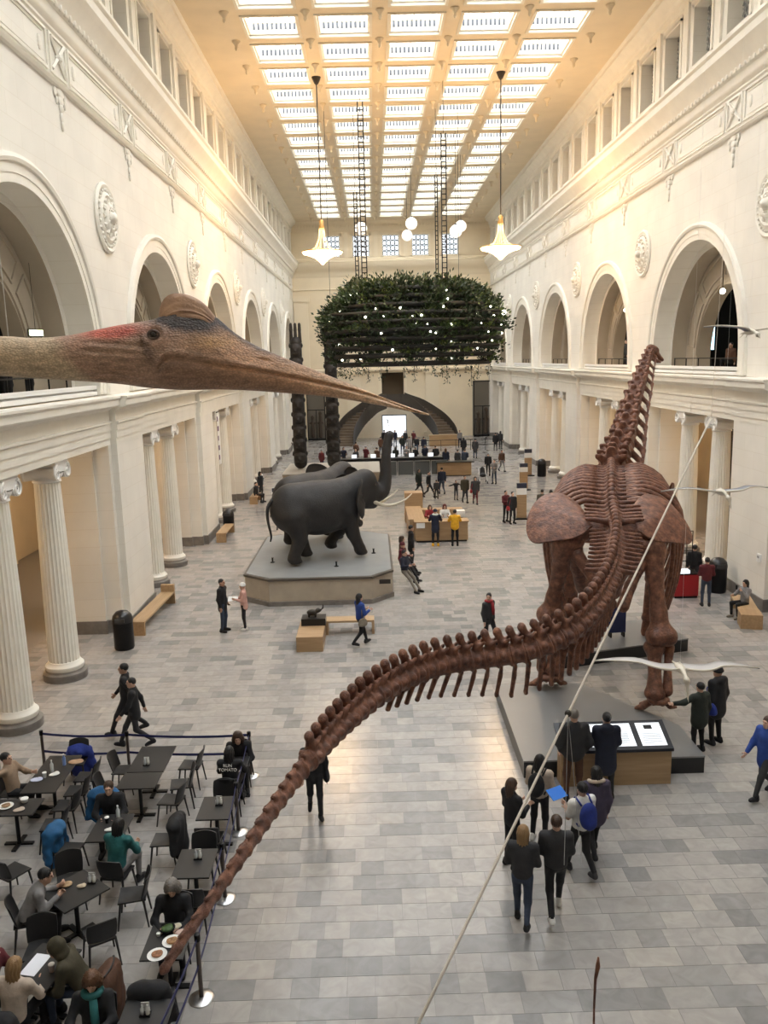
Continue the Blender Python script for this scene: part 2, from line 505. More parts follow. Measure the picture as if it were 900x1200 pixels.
        k = len(prof); m = len(angs)+2
        av.add(V, [(i*k+j, i*k+j+1, i*k+k+j+1, i*k+k+j) for i in range(m-1) for j in range(k-1)])
        av.obj('archivolt', M_TRIM, W_, True, 35)
        # parapet boards and rail
        pr = MB(); BX(pr, bc-RA, bc+RA, .18, .30, 7.74, 7.86); BX(pr, bc-RA, bc+RA, .18, .30, 7.92, 8.04)
        BX(pr, bc-RA, bc+RA, .30, .34, 7.7, 7.92)
        pr.obj('parapet', M_WHITE, W_)
        rl = MB(); BX(rl, bc-4.25, bc+4.25, .95, .99, 8.32, 8.36)
        for i in range(7): BX(rl, bc-4.2+i*1.4-.015, bc-4.2+i*1.4+.015, .95, .99, 7.7, 8.33)
        rl.obj('gallery_rail', M_BLACKM, W_)
    gf = MB(); BX(gf, -7, Y1, .12, 10, 7.45, 7.7); BX(gf, -7, Y1, .5, 1.1, 6.3, 7.46)
    gf.obj('gallery_floor', M_WARMW, W_)
    # mouldings swept along the wall
    tr = MB()
    for prof in ([(.1,16.12),(.0,16.16),(-.05,16.24),(.02,16.3),(.08,16.32)],
                 [(.08,17.5),(.02,17.55),(.02,17.62),(-.06,17.7),(-.10,17.78),(-.12,18.0),(-.22,18.06),(-.25,18.2),(-.5,18.5),(-.62,18.66),(-.64,18.9),(-.72,18.98),(-.72,19.08),(-.3,19.2),(-.12,19.24),(-.12,19.42),(-.02,19.5),(.05,19.5)],
                 [(.05,22.25),(-.03,22.3),(-.03,22.55),(-.10,22.6),(-.14,22.75),(-.34,22.95),(-.5,23.02),(-.5,23.18),(-.6,23.3)]):
        tr.sweep(prof, T, [Y0, Y1])
    tr.obj('cornice', M_TRIM, W_, True, 30)
    eg = MB(); u = Y0+.2
    while u < Y1:
        for q_ in (0,):
            eg.ball(T(u, -.2, 18.13), (.07, .13, .12), 6, 4)
        u += .36
    eg = eg.obj('egg_moulding', M_TRIM, W_, True); tag(eg, kind='stuff')
    # frieze panels, crosses, drops and window pilasters
    def frame(u0, u1, z0, z1, w=.07, t=.05):
        f = MB()
        BX(f,u0,u1,.08-t,.08,z0,z0+w); BX(f,u0,u1,.08-t,.08,z1-w,z1); BX(f,u0,u0+w,.08-t,.08,z0+w,z1-w); BX(f,u1-w,u1,.08-t,.08,z0+w,z1-w); return f
    u = BC0-9.75-13
    while u < Y1:
        f = frame(u-.62, u+.62, 16.42, 17.45)
        for a in (1, -1):
            A = T(u-.5, .05, 16.95-.42*a); B = T(u+.5, .05, 16.95+.42*a); f.tube([A, B], .06, 5)
        f.ball(T(u, .05, 16.94), .14, 8, 6)
        f.obj('frieze_cross', M_TRIM, W_)
        if u+5.6 < Y1:
            f = frame(u+.8, u+5.7, 16.42, 17.45)
            BX(f, u+1.0, u+5.5, .055, .08, 16.55, 16.58); BX(f, u+1.0, u+5.5, .055, .08, 17.28, 17.31)
            for du in (1.25, 5.25): f.ball(T(u+du, .07, 16.94), (.05,.13,.2), 8, 6)
            f.obj('frieze_panel', M_TRIM, W_)
        dr = MB()
        for i, (dz, r_) in enumerate(((16.05,.2),(15.85,.14),(15.65,.10),(15.42,.08),(15.2,.06))): dr.ball(T(u, .08, dz), (.05, r_*1.5, .15), 7, 5)
        for e in (-1, 1): dr.ball(T(u+e*.38, .08, 16.0), (.04,.12,.16), 6, 5); dr.ball(T(u+e*.3, .08, 15.8), (.04,.06,.12), 6, 5)
        dr.obj('frieze_drop', M_TRIM, W_, True)
        u += 6.5
    pl = MB()
    for w in wins:
        for e in (-1, 1):
            BX(pl, w+e*1.5-.12, w+e*1.5+.12, -.05, .05, 19.5, 22.3)
        BX(pl, w-1.12, w+1.12, 0, .05, 22.0, 22.1)
        for (a_, b_, c_, d_) in ((w-1.05,w-.88,19.65,22.0),(w+.88,w+1.05,19.65,22.0),(w-1.05,w+1.05,19.6,19.75),(w-1.05,w+1.05,21.9,22.05)): BX(pl, a_, b_, .0, .05, c_, d_)
    pl.obj('clerestory_pilasters', M_TRIM, W_)
    # lower order: entablature, piers
    en = MB()
    arc_prof = [(.9,6.15),(.05,6.15),(.05,6.36),(.02,6.36),(.02,6.6),(-.01,6.6),(-.01,6.8),(-.06,6.84),(-.06,6.9),(.02,6.9),(.02,7.22),(-.04,7.26),(-.10,7.3),(-.30,7.36),(-.34,7.4),(-.34,7.55),(-.40,7.62),(-.40,7.68),(.12,7.70)]
    en.sweep(arc_prof, T, [Y0, Y1]); en.obj('entablature', M_TRIM, W_)
    bounds_u = [BCS[0]-6.5+13*k for k in range(len(BCS)+1)]
    for bu in bounds_u:
        u0, u1 = max(bu-1.75, Y0), min(bu+1.75, Y1)
        res = MB()
        v0, v1 = max(bu-1.5, Y0), min(bu+1.5, Y1)
        pp = [(d-.2, z) for d, z in arc_prof[1:]]
        res.sweep(pp, T, [v0, v1])
        for v in (v0, v1): res.add([T(v, d, z) for d, z in pp]+[T(v, .1, 7.7), T(v, .1, 6.15)], [tuple(range(len(pp)+2))])
        res.add([T(v0,.1,6.15),T(v1,.1,6.15),T(v1,-.15,6.15),T(v0,-.15,6.15)], [(0,1,2,3)])
        res.obj('entablature_ressaut', M_TRIM, W_)
        p = MB(); BX(p, u0, u1, .05, 2.2, .42, 6.16); BX(p, v0, v1, -.15, .05, .42, 6.16)
        BX(p, u0-.12, u0, .55, 2.1, .42, 6.16); BX(p, u1, u1+.12, .55, 2.1, .42, 6.16)
        p.obj('pier', M_WALL, W_)
        p = MB(); BX(p, u0-.05, u1+.05, 0, 2.25, 0, .43); BX(p, v0-.05, v1+.05, -.2, 0.02, 0, .43); BX(p, u0-.17, u1+.17, .5, 2.15, 0, .43)
        p.obj('pier_base', M_BASE, W_)
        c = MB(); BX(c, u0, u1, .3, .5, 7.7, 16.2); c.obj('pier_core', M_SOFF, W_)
    # aisle behind the columns
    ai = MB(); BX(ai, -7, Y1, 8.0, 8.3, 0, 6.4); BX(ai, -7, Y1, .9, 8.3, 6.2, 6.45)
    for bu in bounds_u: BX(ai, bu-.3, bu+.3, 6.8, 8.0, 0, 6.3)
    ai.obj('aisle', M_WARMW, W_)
    for bc in BCS:
        d = MB(); BX(d, bc-1.6, bc+1.6, 7.85, 8.0, 0, 4.6); d.obj('aisle_doorway', M_DARK, W_)
        d = MB(); BX(d, bc-1.9, bc-1.6, 7.75, 8.0, 0, 4.9); BX(d, bc+1.6, bc+1.9, 7.75, 8.0, 0, 4.9); BX(d, bc-1.9, bc+1.9, 7.75, 8.0, 4.6, 4.9); d.obj('door_casing', M_WARMW, W_)
    # windows
    lat = MB()
    for a in (1, -1):
        for i in range(-6, 7):
            o = i*.36
            pts = []
            for s_ in np.linspace(-2.2, 2.2, 89):
                y_, z_ = o+s_*.7, a*s_*.7
                if abs(y_) < .87 and abs(z_) < 1.07: pts.append((y_, z_))
            if len(pts) > 1:
                (ya, za), (yb, zb_) = pts[0], pts[-1]
                lat.tube([(0,ya,za),(0,yb,zb_)], .035, 4)
    for i in range(-2, 3):
        for j in range(-3, 4):
            if (i+j) % 2 == 0: lat.ball((0, i*.36, j*.33), (.03,.1,.1), 6, 4)
    latm = lat.mesh('lattice', mat('lattice_plaster', (.42,.41,.38), .7))
    panem = MB().box(-.01, .01, -.88, .88, -1.08, 1.08).mesh('pane', M_WGLASS)
    for i, w in enumerate(wins):
        if w < 14: continue
        wo = link('window_%d' % (len([o for o in bpy.data.objects if o.name.startswith('window_')])+1), None)
        wo.location = (X+sg*(DC+.5), w, (zb+zt2)/2); tag(wo, kind='structure')
        link('lattice', latm, wo)
        p = link('pane', panem, wo); p.location = (sg*.06, 0, 0)
    return W_, bounds_u, wins
WALL_L, BND, WINS = build_side('left', XL, -1)
WALL_R, _, _ = build_side('right', XR, 1)

# ------------------------------------------------------------------ ceiling with coffers
def build_ceiling():
    xs = [XC+3.2*i for i in (-2,-1,0,1,2)]; ys = [40.2+3.25*k for k in range(-11, 16)]
    h = 1.17
    ex = [XL-.6]+[v for x in xs for v in (x-h, x+h)]+[XR+.6]
    ey = [-7]+[v for y in ys for v in (y-h, y+h)]+[Y1+.3]
    c = MB()
    for i in range(len(ex)-1):
        for j in range(len(ey)-1):
            if i % 2 == 1 and j % 2 == 1: continue
            c.add([(ex[i],ey[j],ZC),(ex[i+1],ey[j],ZC),(ex[i+1],ey[j+1],ZC),(ex[i],ey[j+1],ZC)], [(0,3,2,1)])
    ce = c.obj('ceiling', M_CEIL); tag(ce, kind='structure')
    # a flat lid above closes the light boxes
    f = MB()
    def ring(r0, z0, r1, z1):
        a = [(-r0,-r0,z0),(r0,-r0,z0),(r0,r0,z0),(-r0,r0,z0)]; b = [(-r1,-r1,z1),(r1,-r1,z1),(r1,r1,z1),(-r1,r1,z1)]
        f.add(a+b, [(0,1,5,4),(1,2,6,5),(2,3,7,6),(3,0,4,7)])
    B0, B1, TP = .26, .56, .76
    for q_ in ((h+.1,-.06,h+.1,0),(h+.1,-.06,h-.02,-.06),(h-.02,-.06,h-.02,.05),(h-.02,.05,h-.1,.08),(h-.1,.08,h-.1,B0),(h-.1,B0,h-.02,B0+.02),(h-.02,B0+.02,h+.32,B0+.02),(h+.32,B0+.02,h+.32,TP),(h-.1,B1,h-.02,B1),(h-.1,B1,h-.1,B1+.08),(h-.1,B1+.08,h+.02,B1+.08),(h+.02,B1,h+.02,B1+.08)): ring(*q_)
    f.m = [1 if 24 <= i < 32 else 0 for i in range(len(f.f))]  # dark faces behind the balusters: shade of the gaps put into the colour
    frm = f.mesh('coffer_frame', [mat('coffer_white', (.80,.74,.62), .6), mat('coffer_gap_shade', (.07,.075,.085), .6)])
    b = MB()
    for i in range(11):
        t = -(h-.14)+i*(2*(h-.14))/10
        for e in (-1, 1):
            b.box(t-.045, t+.045, e*(h-.06)-.035, e*(h-.06)+.035, .28, .565)
            b.box(e*(h-.06)-.035, e*(h-.06)+.035, t-.045, t+.045, .28, .565)
    bam = b.mesh('baluster_row', MATS['coffer_white'])
    pm = MB().box(-h-.3, h+.3, -h-.3, h+.3, .74, .76)
    for i in (-.8, 0, .8): pass
    pm = pm.mesh('skylight_pane', M_GLASS)
    mu = MB()
    for i in (-.7, 0, .7): mu.box(i-.025, i+.025, -h-.3, h+.3, .70, .74); mu.box(-h-.3, h+.3, i-.025, i+.025, .70, .74)
    mum = mu.mesh('glazing_bars', mat('glazing_grey', (.35,.36,.38), .5))
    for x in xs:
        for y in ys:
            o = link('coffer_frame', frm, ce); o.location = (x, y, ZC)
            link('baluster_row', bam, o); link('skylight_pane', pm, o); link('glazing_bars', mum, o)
    bs = MB().lathe([(.0,-.42),(.05,-.40),(.08,-.3),(.05,-.24),(.12,-.12),(.2,-.04),(.2,0)], 8).mesh('ceiling_boss', M_CEIL, True)
    for y in ys:
        for x in [xs[0]-1.6-.25]+[(xs[i]+xs[i+1])/2 for i in range(4)]+[xs[-1]+1.85]:
            if y < 20: continue
            o = link('ceiling_boss', bs, ce); o.location = (x, y+1.62, ZC)
build_ceiling()

# ------------------------------------------------------------------ end walls
def build_ends():
    w = MB()
    xs = [XC+3.2*i for i in (-2,-1,0,1,2)]; hw = .88
    # solid wall with window slots
    zb, zt = 19.65, 21.8
    Y = Y1
    def q(x0, x1, z0, z1): w.add([(x0,Y,z0),(x1,Y,z0),(x1,Y,z1),(x0,Y,z1)], [(0,1,2,3)])
    dx0, dx1, dz0, dz1 = 1.0, 3.45, 3.9, 7.2
    q(XL-8, XR+8, 0, dz0); q(XL-8, dx0, dz0, dz1); q(dx1, XR+8, dz0, dz1); q(XL-8, XR+8, dz1, zb); q(XL-1, XR+1, zt, ZC+.1)
    e = [XL-1]+[v for x in xs for v in (x-hw, x+hw)]+[XR+1]
    for i in range(0, len(e), 2): q(e[i], e[i+1], zb, zt)
    for x in xs:
        for a, b in (((x-hw,zb),(x-hw,zt)),((x+hw,zb),(x+hw,zt)),((x-hw,zb),(x+hw,zb)),((x-hw,zt),(x+hw,zt))):
            w.add([(a[0],Y,a[1]),(b[0],Y,b[1]),(b[0],Y+.4,b[1]),(a[0],Y+.4,a[1])], [(0,1,2,3)])
    for a, b in (((dx0,dz0),(dx0,dz1)),((dx1,dz0),(dx1,dz1)),((dx0,dz1),(dx1,dz1)),((dx0,dz0),(dx1,dz0))):
        w.add([(a[0],Y,a[1]),(b[0],Y,b[1]),(b[0],Y+1.5,b[1]),(a[0],Y+1.5,a[1])], [(0,1,2,3)])
    W_ = w.obj('wall_far', mat('lamp_tinted_plaster', (.84,.72,.53), .62, var=.05, vscale=.6)); tag(W_, kind='structure')  # cream plaster with the chandeliers' warm light put into its colour
    MB().box(dx0-.5, dx1+.5, Y+1.5, Y+1.6, dz0-.5, dz1+.5).obj('doorway_recess', mat('shaded_brown', (.10,.075,.05), .8), W_)
    M_TRIMW = mat('lamp_tinted_moulding', (.85,.74,.56), .55)  # moulding tinted like the far wall, chandelier warmth held in the colour
    t = MB()
    T = lambda u, d, z: (u, Y1+d, z)
    for prof in ([(.1,16.12),(-.05,16.16),(-.12,16.24),(-.05,16.3),(0,16.32)],
                 [(0,17.5),(-.06,17.6),(-.12,17.78),(-.15,18.0),(-.3,18.2),(-.55,18.5),(-.66,18.9),(-.72,19.08),(-.12,19.24),(-.12,19.42),(0,19.5)],
                 [(0,22.25),(-.05,22.3),(-.12,22.75),(-.4,23.0),(-.5,23.3)],
                 [(0,7.2),(-.1,7.3),(-.3,7.4),(-.34,7.6),(0,7.7)]):
        t.sweep(prof, T, [XL, XR])
    t.obj('cornice', M_TRIMW, W_, True, 30)
    d = MB(); x = XL+.2
    while x < XR: d.box(x, x+.16, Y1-.42, Y1-.3, 22.62, 22.86); x += .32
    tag(d.obj('dentil_row', M_TRIMW, W_), kind='stuff')
    for x in xs:
        f = MB(); 
        for (a,b,c_,d_) in ((x-1.1,x-.88,19.5,22),(x+.88,x+1.1,19.5,22),(x-1.1,x+1.1,19.45,19.65),(x-1.1,x+1.1,21.8,22)): f.box(a,b,Y1-.06,Y1,c_,d_)
        for e_ in (-1.6,): f.box(x+e_-.2, x+e_+.2, Y1-.08, Y1, 19.5, 22.2)
        f.obj('window_surround', M_TRIMW, W_)
    for px in (-7.6, -2.1, 6.6, 12.2):
        p = MB(); p.box(px-.75, px+.75, Y1-.25, Y1, .6, 15.2); p.box(px-.95, px+.95, Y1-.32, Y1, 0, .6); p.box(px-.95, px+.95, Y1-.34, Y1, 15.0, 15.6); p.box(px-1.0,px+1.0,Y1-.4,Y1,7.1,7.4)
        p.obj('pilaster', M_TRIMW, W_)
    c = MB(); c.box(dx0-.35, dx0, Y1-.12, Y1, dz0, dz1+.35); c.box(dx1, dx1+.35, Y1-.12, Y1, dz0, dz1+.35); c.box(dx0-.5, dx1+.5, Y1-.25, Y1, dz1+.3, dz1+.65); c.box(dx0, dx1, Y1-.12, Y1, dz1, dz1+.3)
    c.obj('door_casing', M_TRIMW, W_)
    lat = MB()
    for i in range(4):
        for j in range(4):
            xx, zz = -.66+i*.44, -.81+j*.54
            pts = [(xx+.2*math.cos(a), 0, zz+.23*math.sin(a)) for a in np.linspace(0, 2*PI, 13)]
            lat.tube(pts, .035, 4, False)
    for i in range(5):
        lat.box(-.88+i*.44-.03, -.88+i*.44+.03, -.03, .03, -1.08, 1.08); lat.box(-.88, .88, -.03, .03, -1.08+i*.54-.03, -1.08+i*.54+.03)
    lm = lat.mesh('lattice', mat('lattice_dark', (.12,.13,.14), .6)); pm = MB().box(-.88,.88,-.01,.01,-1.08,1.08).mesh('pane', M_FGLASS)
    for x in xs:
        n = len([o for o in bpy.data.objects if o.name.startswith('window_') and o.parent is None])+1
        wo = link('window_%d' % n, None); wo.location = (x, Y1+.22, (zb+zt)/2); tag(wo, kind='structure')
        link('lattice', lm, wo); p = link('pane', pm, wo); p.location = (0, .08, 0)
    nw = MB().box(XL-9, XR+9, -7.3, -7, -.3, ZC+1.2); tag(nw.obj('wall_near', M_WALL), kind='structure')
    bl = MB().box(XL, XR, -7, .9, 6.7, 7.05); tag(bl.obj('trim_1', M_WALL), kind='structure')
build_ends()

# ------------------------------------------------------------------ ionic columns
def build_columns():
    sh = MB(); H0, H1 = .52, 5.55
    prof = []
    for i in range(9):
        t = i/8; prof.append((.415-.075*t**1.6, H0+(H1-H0)*t))
    sh.lathe(prof, 96, flute=24, fdepth=.07)
    shm = sh.mesh('shaft', M_TRIM, True, 50)
    bs = MB(); bs.lathe([(.60,0),(.60,.10),(.61,.13),(.60,.2),(.52,.23),(.50,.28)], 32)
    bsm = bs.mesh('base', M_BASE, True, 40)
    tr = MB().lathe([(.50,.28),(.52,.33),(.52,.40),(.48,.44),(.45,.47),(.43,.52)], 32).mesh('torus', M_TRIM, True, 40)
    cp = MB(); cp.lathe([(.34,5.55),(.38,5.58),(.36,5.64),(.42,5.74),(.44,5.8)], 24)
    cp.box(-.46,.46,-.44,.44,6.04,6.16)
    cp.box(-.34,.34,-.43,.43,5.84,6.04)
    # volute scrolls at the four corners
    for ex in (-1, 1):
        for ey in (-1, 1):
            pts = []; 
            for i in range(26):
                a = PI/2+ex*0-(i/25)*4.6*PI/2*1.15; r_ = .22*(1-i/28)
                pts.append((ex*(.36+r_*math.cos(a)*1.0), ey*.43, 5.82+r_*math.sin(a)))
            cp.tube(pts, [.055*(1-i/40) for i in range(26)], 6)
        cp.tube([(ex*.36, -.42, 5.82), (ex*.36, 0, 5.82), (ex*.36, .42, 5.82)], [.19,.13,.19], 12)
    cpm = cp.mesh('capital', M_WHITE, True, 45)
    for sg, X, nm in ((-1, XL, 'left'), (1, XR, 'right')):
        for bc in BCS[1:]:
            for du in (-2.35, .9):
                o = empty('ionic_column', 'fluted cream Ionic column with scrolled capital and grey base, in the arcade %s' % ('beside the cafe tables and elephants' if sg < 0 else 'on the side of the long-necked skeleton\'s head'), 'column', (X+sg*.55, bc+du, 0), PI/2, 'Ionic columns of the arcades')
                link('base', bsm, o); link('torus', tr, o); link('shaft', shm, o); link('capital', cpm, o)
build_columns()

# ------------------------------------------------------------------ wall medallions
def build_medallions():
    m = MB()
    prof = [(1.08,0),(1.1,.06),(1.02,.12),(.94,.10),(.90,.06),(.82,.06),(.78,.12),(.68,.16),(.62,.10),(.5,.12),(.46,.2),(.34,.24),(.28,.18),(.2,.2),(.16,.34),(.08,.4),(0.01,.41)]
    m.lathe(prof, 40)
    for i in range(28):
        a = 2*PI*i/28; m.ball((.86*math.cos(a), .86*math.sin(a), .09), .06, 6, 4)
    for i in range(12):
        a = 2*PI*i/12; m.tube([(.24*math.cos(a),.24*math.sin(a),.2),(.58*math.cos(a),.58*math.sin(a),.13)], [.05,.07], 5)
    me = m.mesh('wall_medallion', M_TRIM, True, 50)
    for sg, X in ((-1, XL), (1, XR)):
        for bu in BND[1:-1]:
            if bu < 20 and sg > 0 and bu < 25: pass
            o = link('wall_medallion', me); o.location = (X+sg*.1, bu, 13.28); o.rotation_euler = (0, -sg*PI/2, 0)
            tag(o, 'round cream plaster medallion with a central boss, between two arches', 'medallion', 'wall medallions between the arches')
build_medallions()
# ------------------------------------------------------------------ long-necked dinosaur skeleton
def bone_mat():
    m = mat('red_brown_bone', (.22,.088,.05), .48, bump=1.0, bscale=18)
    nt = m.node_tree; b = nt.nodes['Principled BSDF']
    tc = nt.nodes.new('ShaderNodeTexCoord'); geo = nt.nodes.new('ShaderNodeNewGeometry')
    n = nt.nodes.new('ShaderNodeTexNoise'); n.inputs['Scale'].default_value = 7.0; n.inputs['Detail'].default_value = 8; n.inputs['Roughness'].default_value = .65
    nt.links.new(geo.outputs['Position'], n.inputs['Vector'])
    r = nt.nodes.new('ShaderNodeValToRGB'); e = r.color_ramp.elements
    e[0].position = .3; e[0].color = (.055,.022,.015,1); e[1].position = .7; e[1].color = (.32,.14,.078,1)
    q = e.new(.5); q.color = (.165,.066,.039,1)
    nt.links.new(n.outputs['Fac'], r.inputs['Fac']); nt.links.new(r.outputs['Color'], b.inputs['Base Color'])
    return m
M_BONE = bone_mat()
def build_dino():
    base = np.array([5.4, 18.9, .38])
    root = empty('dinosaur_skeleton', 'towering red-brown long-necked dinosaur skeleton with a long tail, standing on low grey platforms', 'skeleton', tuple(base))
    def sub(o): o.parent = root; o.location = Vector(o.location)-Vector(base); return o
    def bone(name, prims, vox=.06, k=.1, it=1): return sub(blob(name, prims, vox, M_BONE, None, k, it))
    def proto(prims, vox, k=.12):
        V, F = surf(prims, vox, k); V = relax(V, F, 1); return vf_mesh('vertebra', V, F, M_BONE)
    pm = lambda a: [tuple(x*s if i == 1 else x for i, x in enumerate(a)) for s in (-1, 1)]
    # prototypes, unit scale, x = towards tail
    cent = [cap((-.36,0,0),(.36,0,0),.40,.40), ell((-.42,0,0),(.16,.5,.5)), ell((.42,0,0),(.14,.46,.46))]
    arch = [ell((-.05,0,.5),(.34,.24,.28)), cap((-.02,0,.55),(.18,0,.98),.26,.26,sc=(1,.65,1)), ell((.2,0,1.02),(.32,.19,.16))]
    zyg = [cap((-.2,y,.6),(-.62,y*1.1,.72),.11,.09) for y in (-.2,.2)]
    trans = [cap((0,y*.35,.1),(.15,y*1.15,.12),.17,.10) for y in (-1,1)]
    P_prox = proto(cent+arch+zyg+trans, .085)
    P_mid = proto(cent+arch+zyg+[ell((0,y*.42,.12),(.2,.16,.16)) for y in (-1,1)], .085)
    P_dist = proto([cap((-.4,0,0),(.4,0,0),.33,.33), ell((-.45,0,0),(.14,.44,.44)), ell((.45,0,0),(.12,.4,.4)), cap((-.1,0,.35),(.2,0,.55),.16,.12), cap((-.2,0,.35),(-.65,0,.45),.14,.1)], .085)
    chev = proto([cap((.3,y,-.42),(.46,0,-.8),.12,.12,k=.05) for y in (-.2,.2)]+[cap((.46,0,-.8),(.95,0,-1.65),.15,.12), ell((.97,0,-1.68),(.16,.12,.14))], .07, .05)
    P_dors = proto(cent+[ell((0,0,.65),(.36,.42,.35)), cap((0,0,.7),(.05,0,1.15),.26,.24,sc=(1,.7,1)), ell((.05,0,1.2),(.26,.26,.16))]+[cap((0,y*.3,.6),(.02,y*1.35,.78),.2,.13) for y in (-1,1)]+zyg, .09)
    P_cerv = proto([cap((-.42,0,0),(.42,0,0),.24,.26), ell((.46,0,0),(.12,.3,.28)), ell((-.46,0,0),(.12,.27,.25)), ell((.05,0,.28),(.4,.2,.16)), cap((.05,0,.3),(.2,0,.52),.12,.11), cap((0,0,.2),(.45,.26,.42),.1,.08), cap((0,0,.2),(.45,-.26,.42),.1,.08), cap((-.1,.1,.2),(-.55,.25,.36),.09,.07), cap((-.1,-.1,.2),(-.55,-.25,.36),.09,.07)]
                   +[cap((-.15,y*.2,-.05),(-.05,y*.46,-.3),.1,.08) for y in (-1,1)]+[cap((-.05,y*.46,-.3),(.75,y*.52,-.42),.075,.035) for y in (-1,1)], .06, .08)
    def put(name, me, P, dirv, s, up=(0,0,1)):
        o = link(name, me, root); R = frame_from(dirv, up)
        M = Matrix([[R[i][0]*s[0], R[i][1]*s[1], R[i][2]*s[2], P[i]-base[i]] for i in range(3)]+[[0,0,0,1]])
        o.matrix_local = M; return o
    # ---- tail
    ctrl = [(5.5,18.7,4.55),(5.25,17.7,4.4),(4.75,16.3,4.15),(4.05,14.95,3.9),(3.35,14.15,3.68),(2.55,13.95,3.45),(1.75,14.05,3.3),(1.05,13.98,3.22),(.45,13.62,3.16),(-.12,12.95,3.1),(-.55,12.2,3.05),(-.9,11.4,3.02),(-1.2,10.5,3.0),(-1.42,9.75,2.98),(-1.6,9.1,2.95),(-1.77,8.5,2.92),(-1.93,7.98,2.88),(-2.08,7.6,2.82),(-2.18,7.35,2.75),(-2.26,7.18,2.68)]
    C = catmull(ctrl, 800); seg = np.r_[0, np.cumsum(np.linalg.norm(np.diff(C, axis=0), axis=1))]; L = seg[-1]
    at = lambda s: np.array([np.interp(s, seg, C[:, i]) for i in range(3)])
    s = 0.05; TAB = ([0,.1,.25,.42,.52,.62,.72,.85,1], [.48,.47,.45,.44,.45,.43,.36,.25,.13])
    while s < L-.05:
        t = s/L; sz = np.interp(t, *TAB); ln = np.interp(t, [0,.5,.62,.9,1], [.235,.235,.25,.27,.22])
        P = at(s); d = at(min(L, s+.1))-at(max(0, s-.1))
        me = P_prox if t < .16 else (P_mid if t < .74 else P_dist)
        o = put('caudal_vertebra', me, P, d, (ln*1.06, sz, sz))
        if .05 < t < .56:
            c = link('chevron', chev, o); k_ = np.interp(t, [.05,.12,.4,.56], [.8,1.05,1,.5]); c.scale = (1.15, 1, k_)
        s += ln
    # ---- sacrum and back
    back = [(5.5,18.7,4.55),(5.62,19.3,4.68),(5.85,20.2,4.86),(6.1,21.1,5.02),(6.35,22.0,5.12),(6.6,22.9,5.2)]
    B = catmull(back, 17)
    for i in range(17):
        d = B[max(i-1, 0)]-B[min(i+1, 16)]
        put('sacral_vertebra' if i < 5 else 'dorsal_vertebra', P_dors, B[i], d, (.34, .46 if i < 5 else .44, .42))
    # ---- ribs
    for i in range(5, 17):
        f = (i-5)/11
        w = 1.75-.25*f if f > .3 else 1.35+1.1*f; depth = 1.5+.9*math.sin(PI*min(1, f*.8+.25))
        for sd in (-1, 1):
            p0 = B[i]+np.array([sd*.4, 0, .28])
            pts = [p0, B[i]+[sd*(w*.55), -.04, .33], B[i]+[sd*w*.92, -.12, -.02], B[i]+[sd*w*1.06, -.28, -.6], B[i]+[sd*w*1.0, -.42, -depth*.75], B[i]+[sd*w*.82, -.5, -depth*1.15]]
            q = catmull(pts, 14); mb = MB(); mb.tube(q, list(np.interp(np.linspace(0,1,14), [0,.15,.6,1], [.085,.075,.062,.05])), 7)
            sub(mb.obj('rib', M_BONE, None, True))
    # ---- pelvis
    def plate(name, outline, cen, bulge, th):
        O = np.array(outline, float); c = np.array(cen, float); O = catmull(np.vstack([O, O[:1]]), 41)[:-1]
        n = np.cross(O[0]-c, O[10]-c); n /= np.linalg.norm(n)
        if n[2] < 0: n = -n
        mb = MB(); V = []; K = 5
        for e in (1, -1):
            for j in range(K+1):
                r = j/K
                for p in O: V.append(c+(p-c)*r+n*(bulge*(1-r*r)+e*th*math.sqrt(max(0.02, 1-r*r*.9))))
        m = len(O); F = []
        for e in range(2):
            o_ = e*(K+1)*m
            for j in range(K):
                for i in range(m):
                    a = (o_+j*m+i, o_+j*m+(i+1)%m, o_+(j+1)*m+(i+1)%m, o_+(j+1)*m+i); F.append(a if e == 0 else a[::-1])
        for i in range(m): F.append((K*m+i, K*m+(i+1)%m, (K+1)*m+K*m+(i+1)%m, (K+1)*m+K*m+i))
        mb.add(V, F); return sub(mb.obj(name, M_BONE, None, True, 60))
    ilR = [(5.98,18.55,4.62),(6.12,19.3,5.0),(6.5,19.75,5.22),(6.95,19.75,5.12),(7.28,19.45,4.8),(7.42,19.05,4.42),(7.3,18.75,4.22),(6.85,18.6,4.28),(6.35,18.5,4.38)]
    mx = 5.5
    plate('ilium', ilR, (6.65,19.15,4.75), .1, .07)
    plate('ilium', [(2*mx-x, y+.25, z+.06) for x, y, z in ilR], (2*mx-6.65,19.4,4.81), .1, .07)
    for sd, dy in ((1,0),(-1,.25)):
        fx = lambda x: mx+sd*(x-mx)
        bone('sacral_wing', [cap((fx(5.7),18.95+dy,4.5),(fx(6.2),18.9+dy,4.45),.22,.2), cap((fx(6.2),18.9+dy,4.45),(fx(6.5),18.95+dy,4.25),.22,.28), cap((fx(5.7),19.5+dy,4.55),(fx(6.3),19.4+dy,4.6),.16,.14)], .06)
        bone('ischium', [cap((fx(6.3),18.8+dy,4.0),(fx(5.85),18.5+dy,3.3),.17,.12), cap((fx(5.85),18.5+dy,3.3),(fx(5.6),18.2+dy,2.9),.13,.15)], .06)
    bone('pubis', [cap((6.25,19.2,4.1),(6.05,19.9,3.3),.24,.19), cap((6.05,19.9,3.3),(5.95,20.4,2.65),.2,.24), ell((5.95,20.42,2.62),(.3,.2,.2))], .06)
    bone('pubis', [cap((4.75,19.45,4.15),(5.0,20.0,3.4),.22,.17), cap((5.0,20.0,3.4),(5.25,20.4,2.75),.18,.2)], .06)
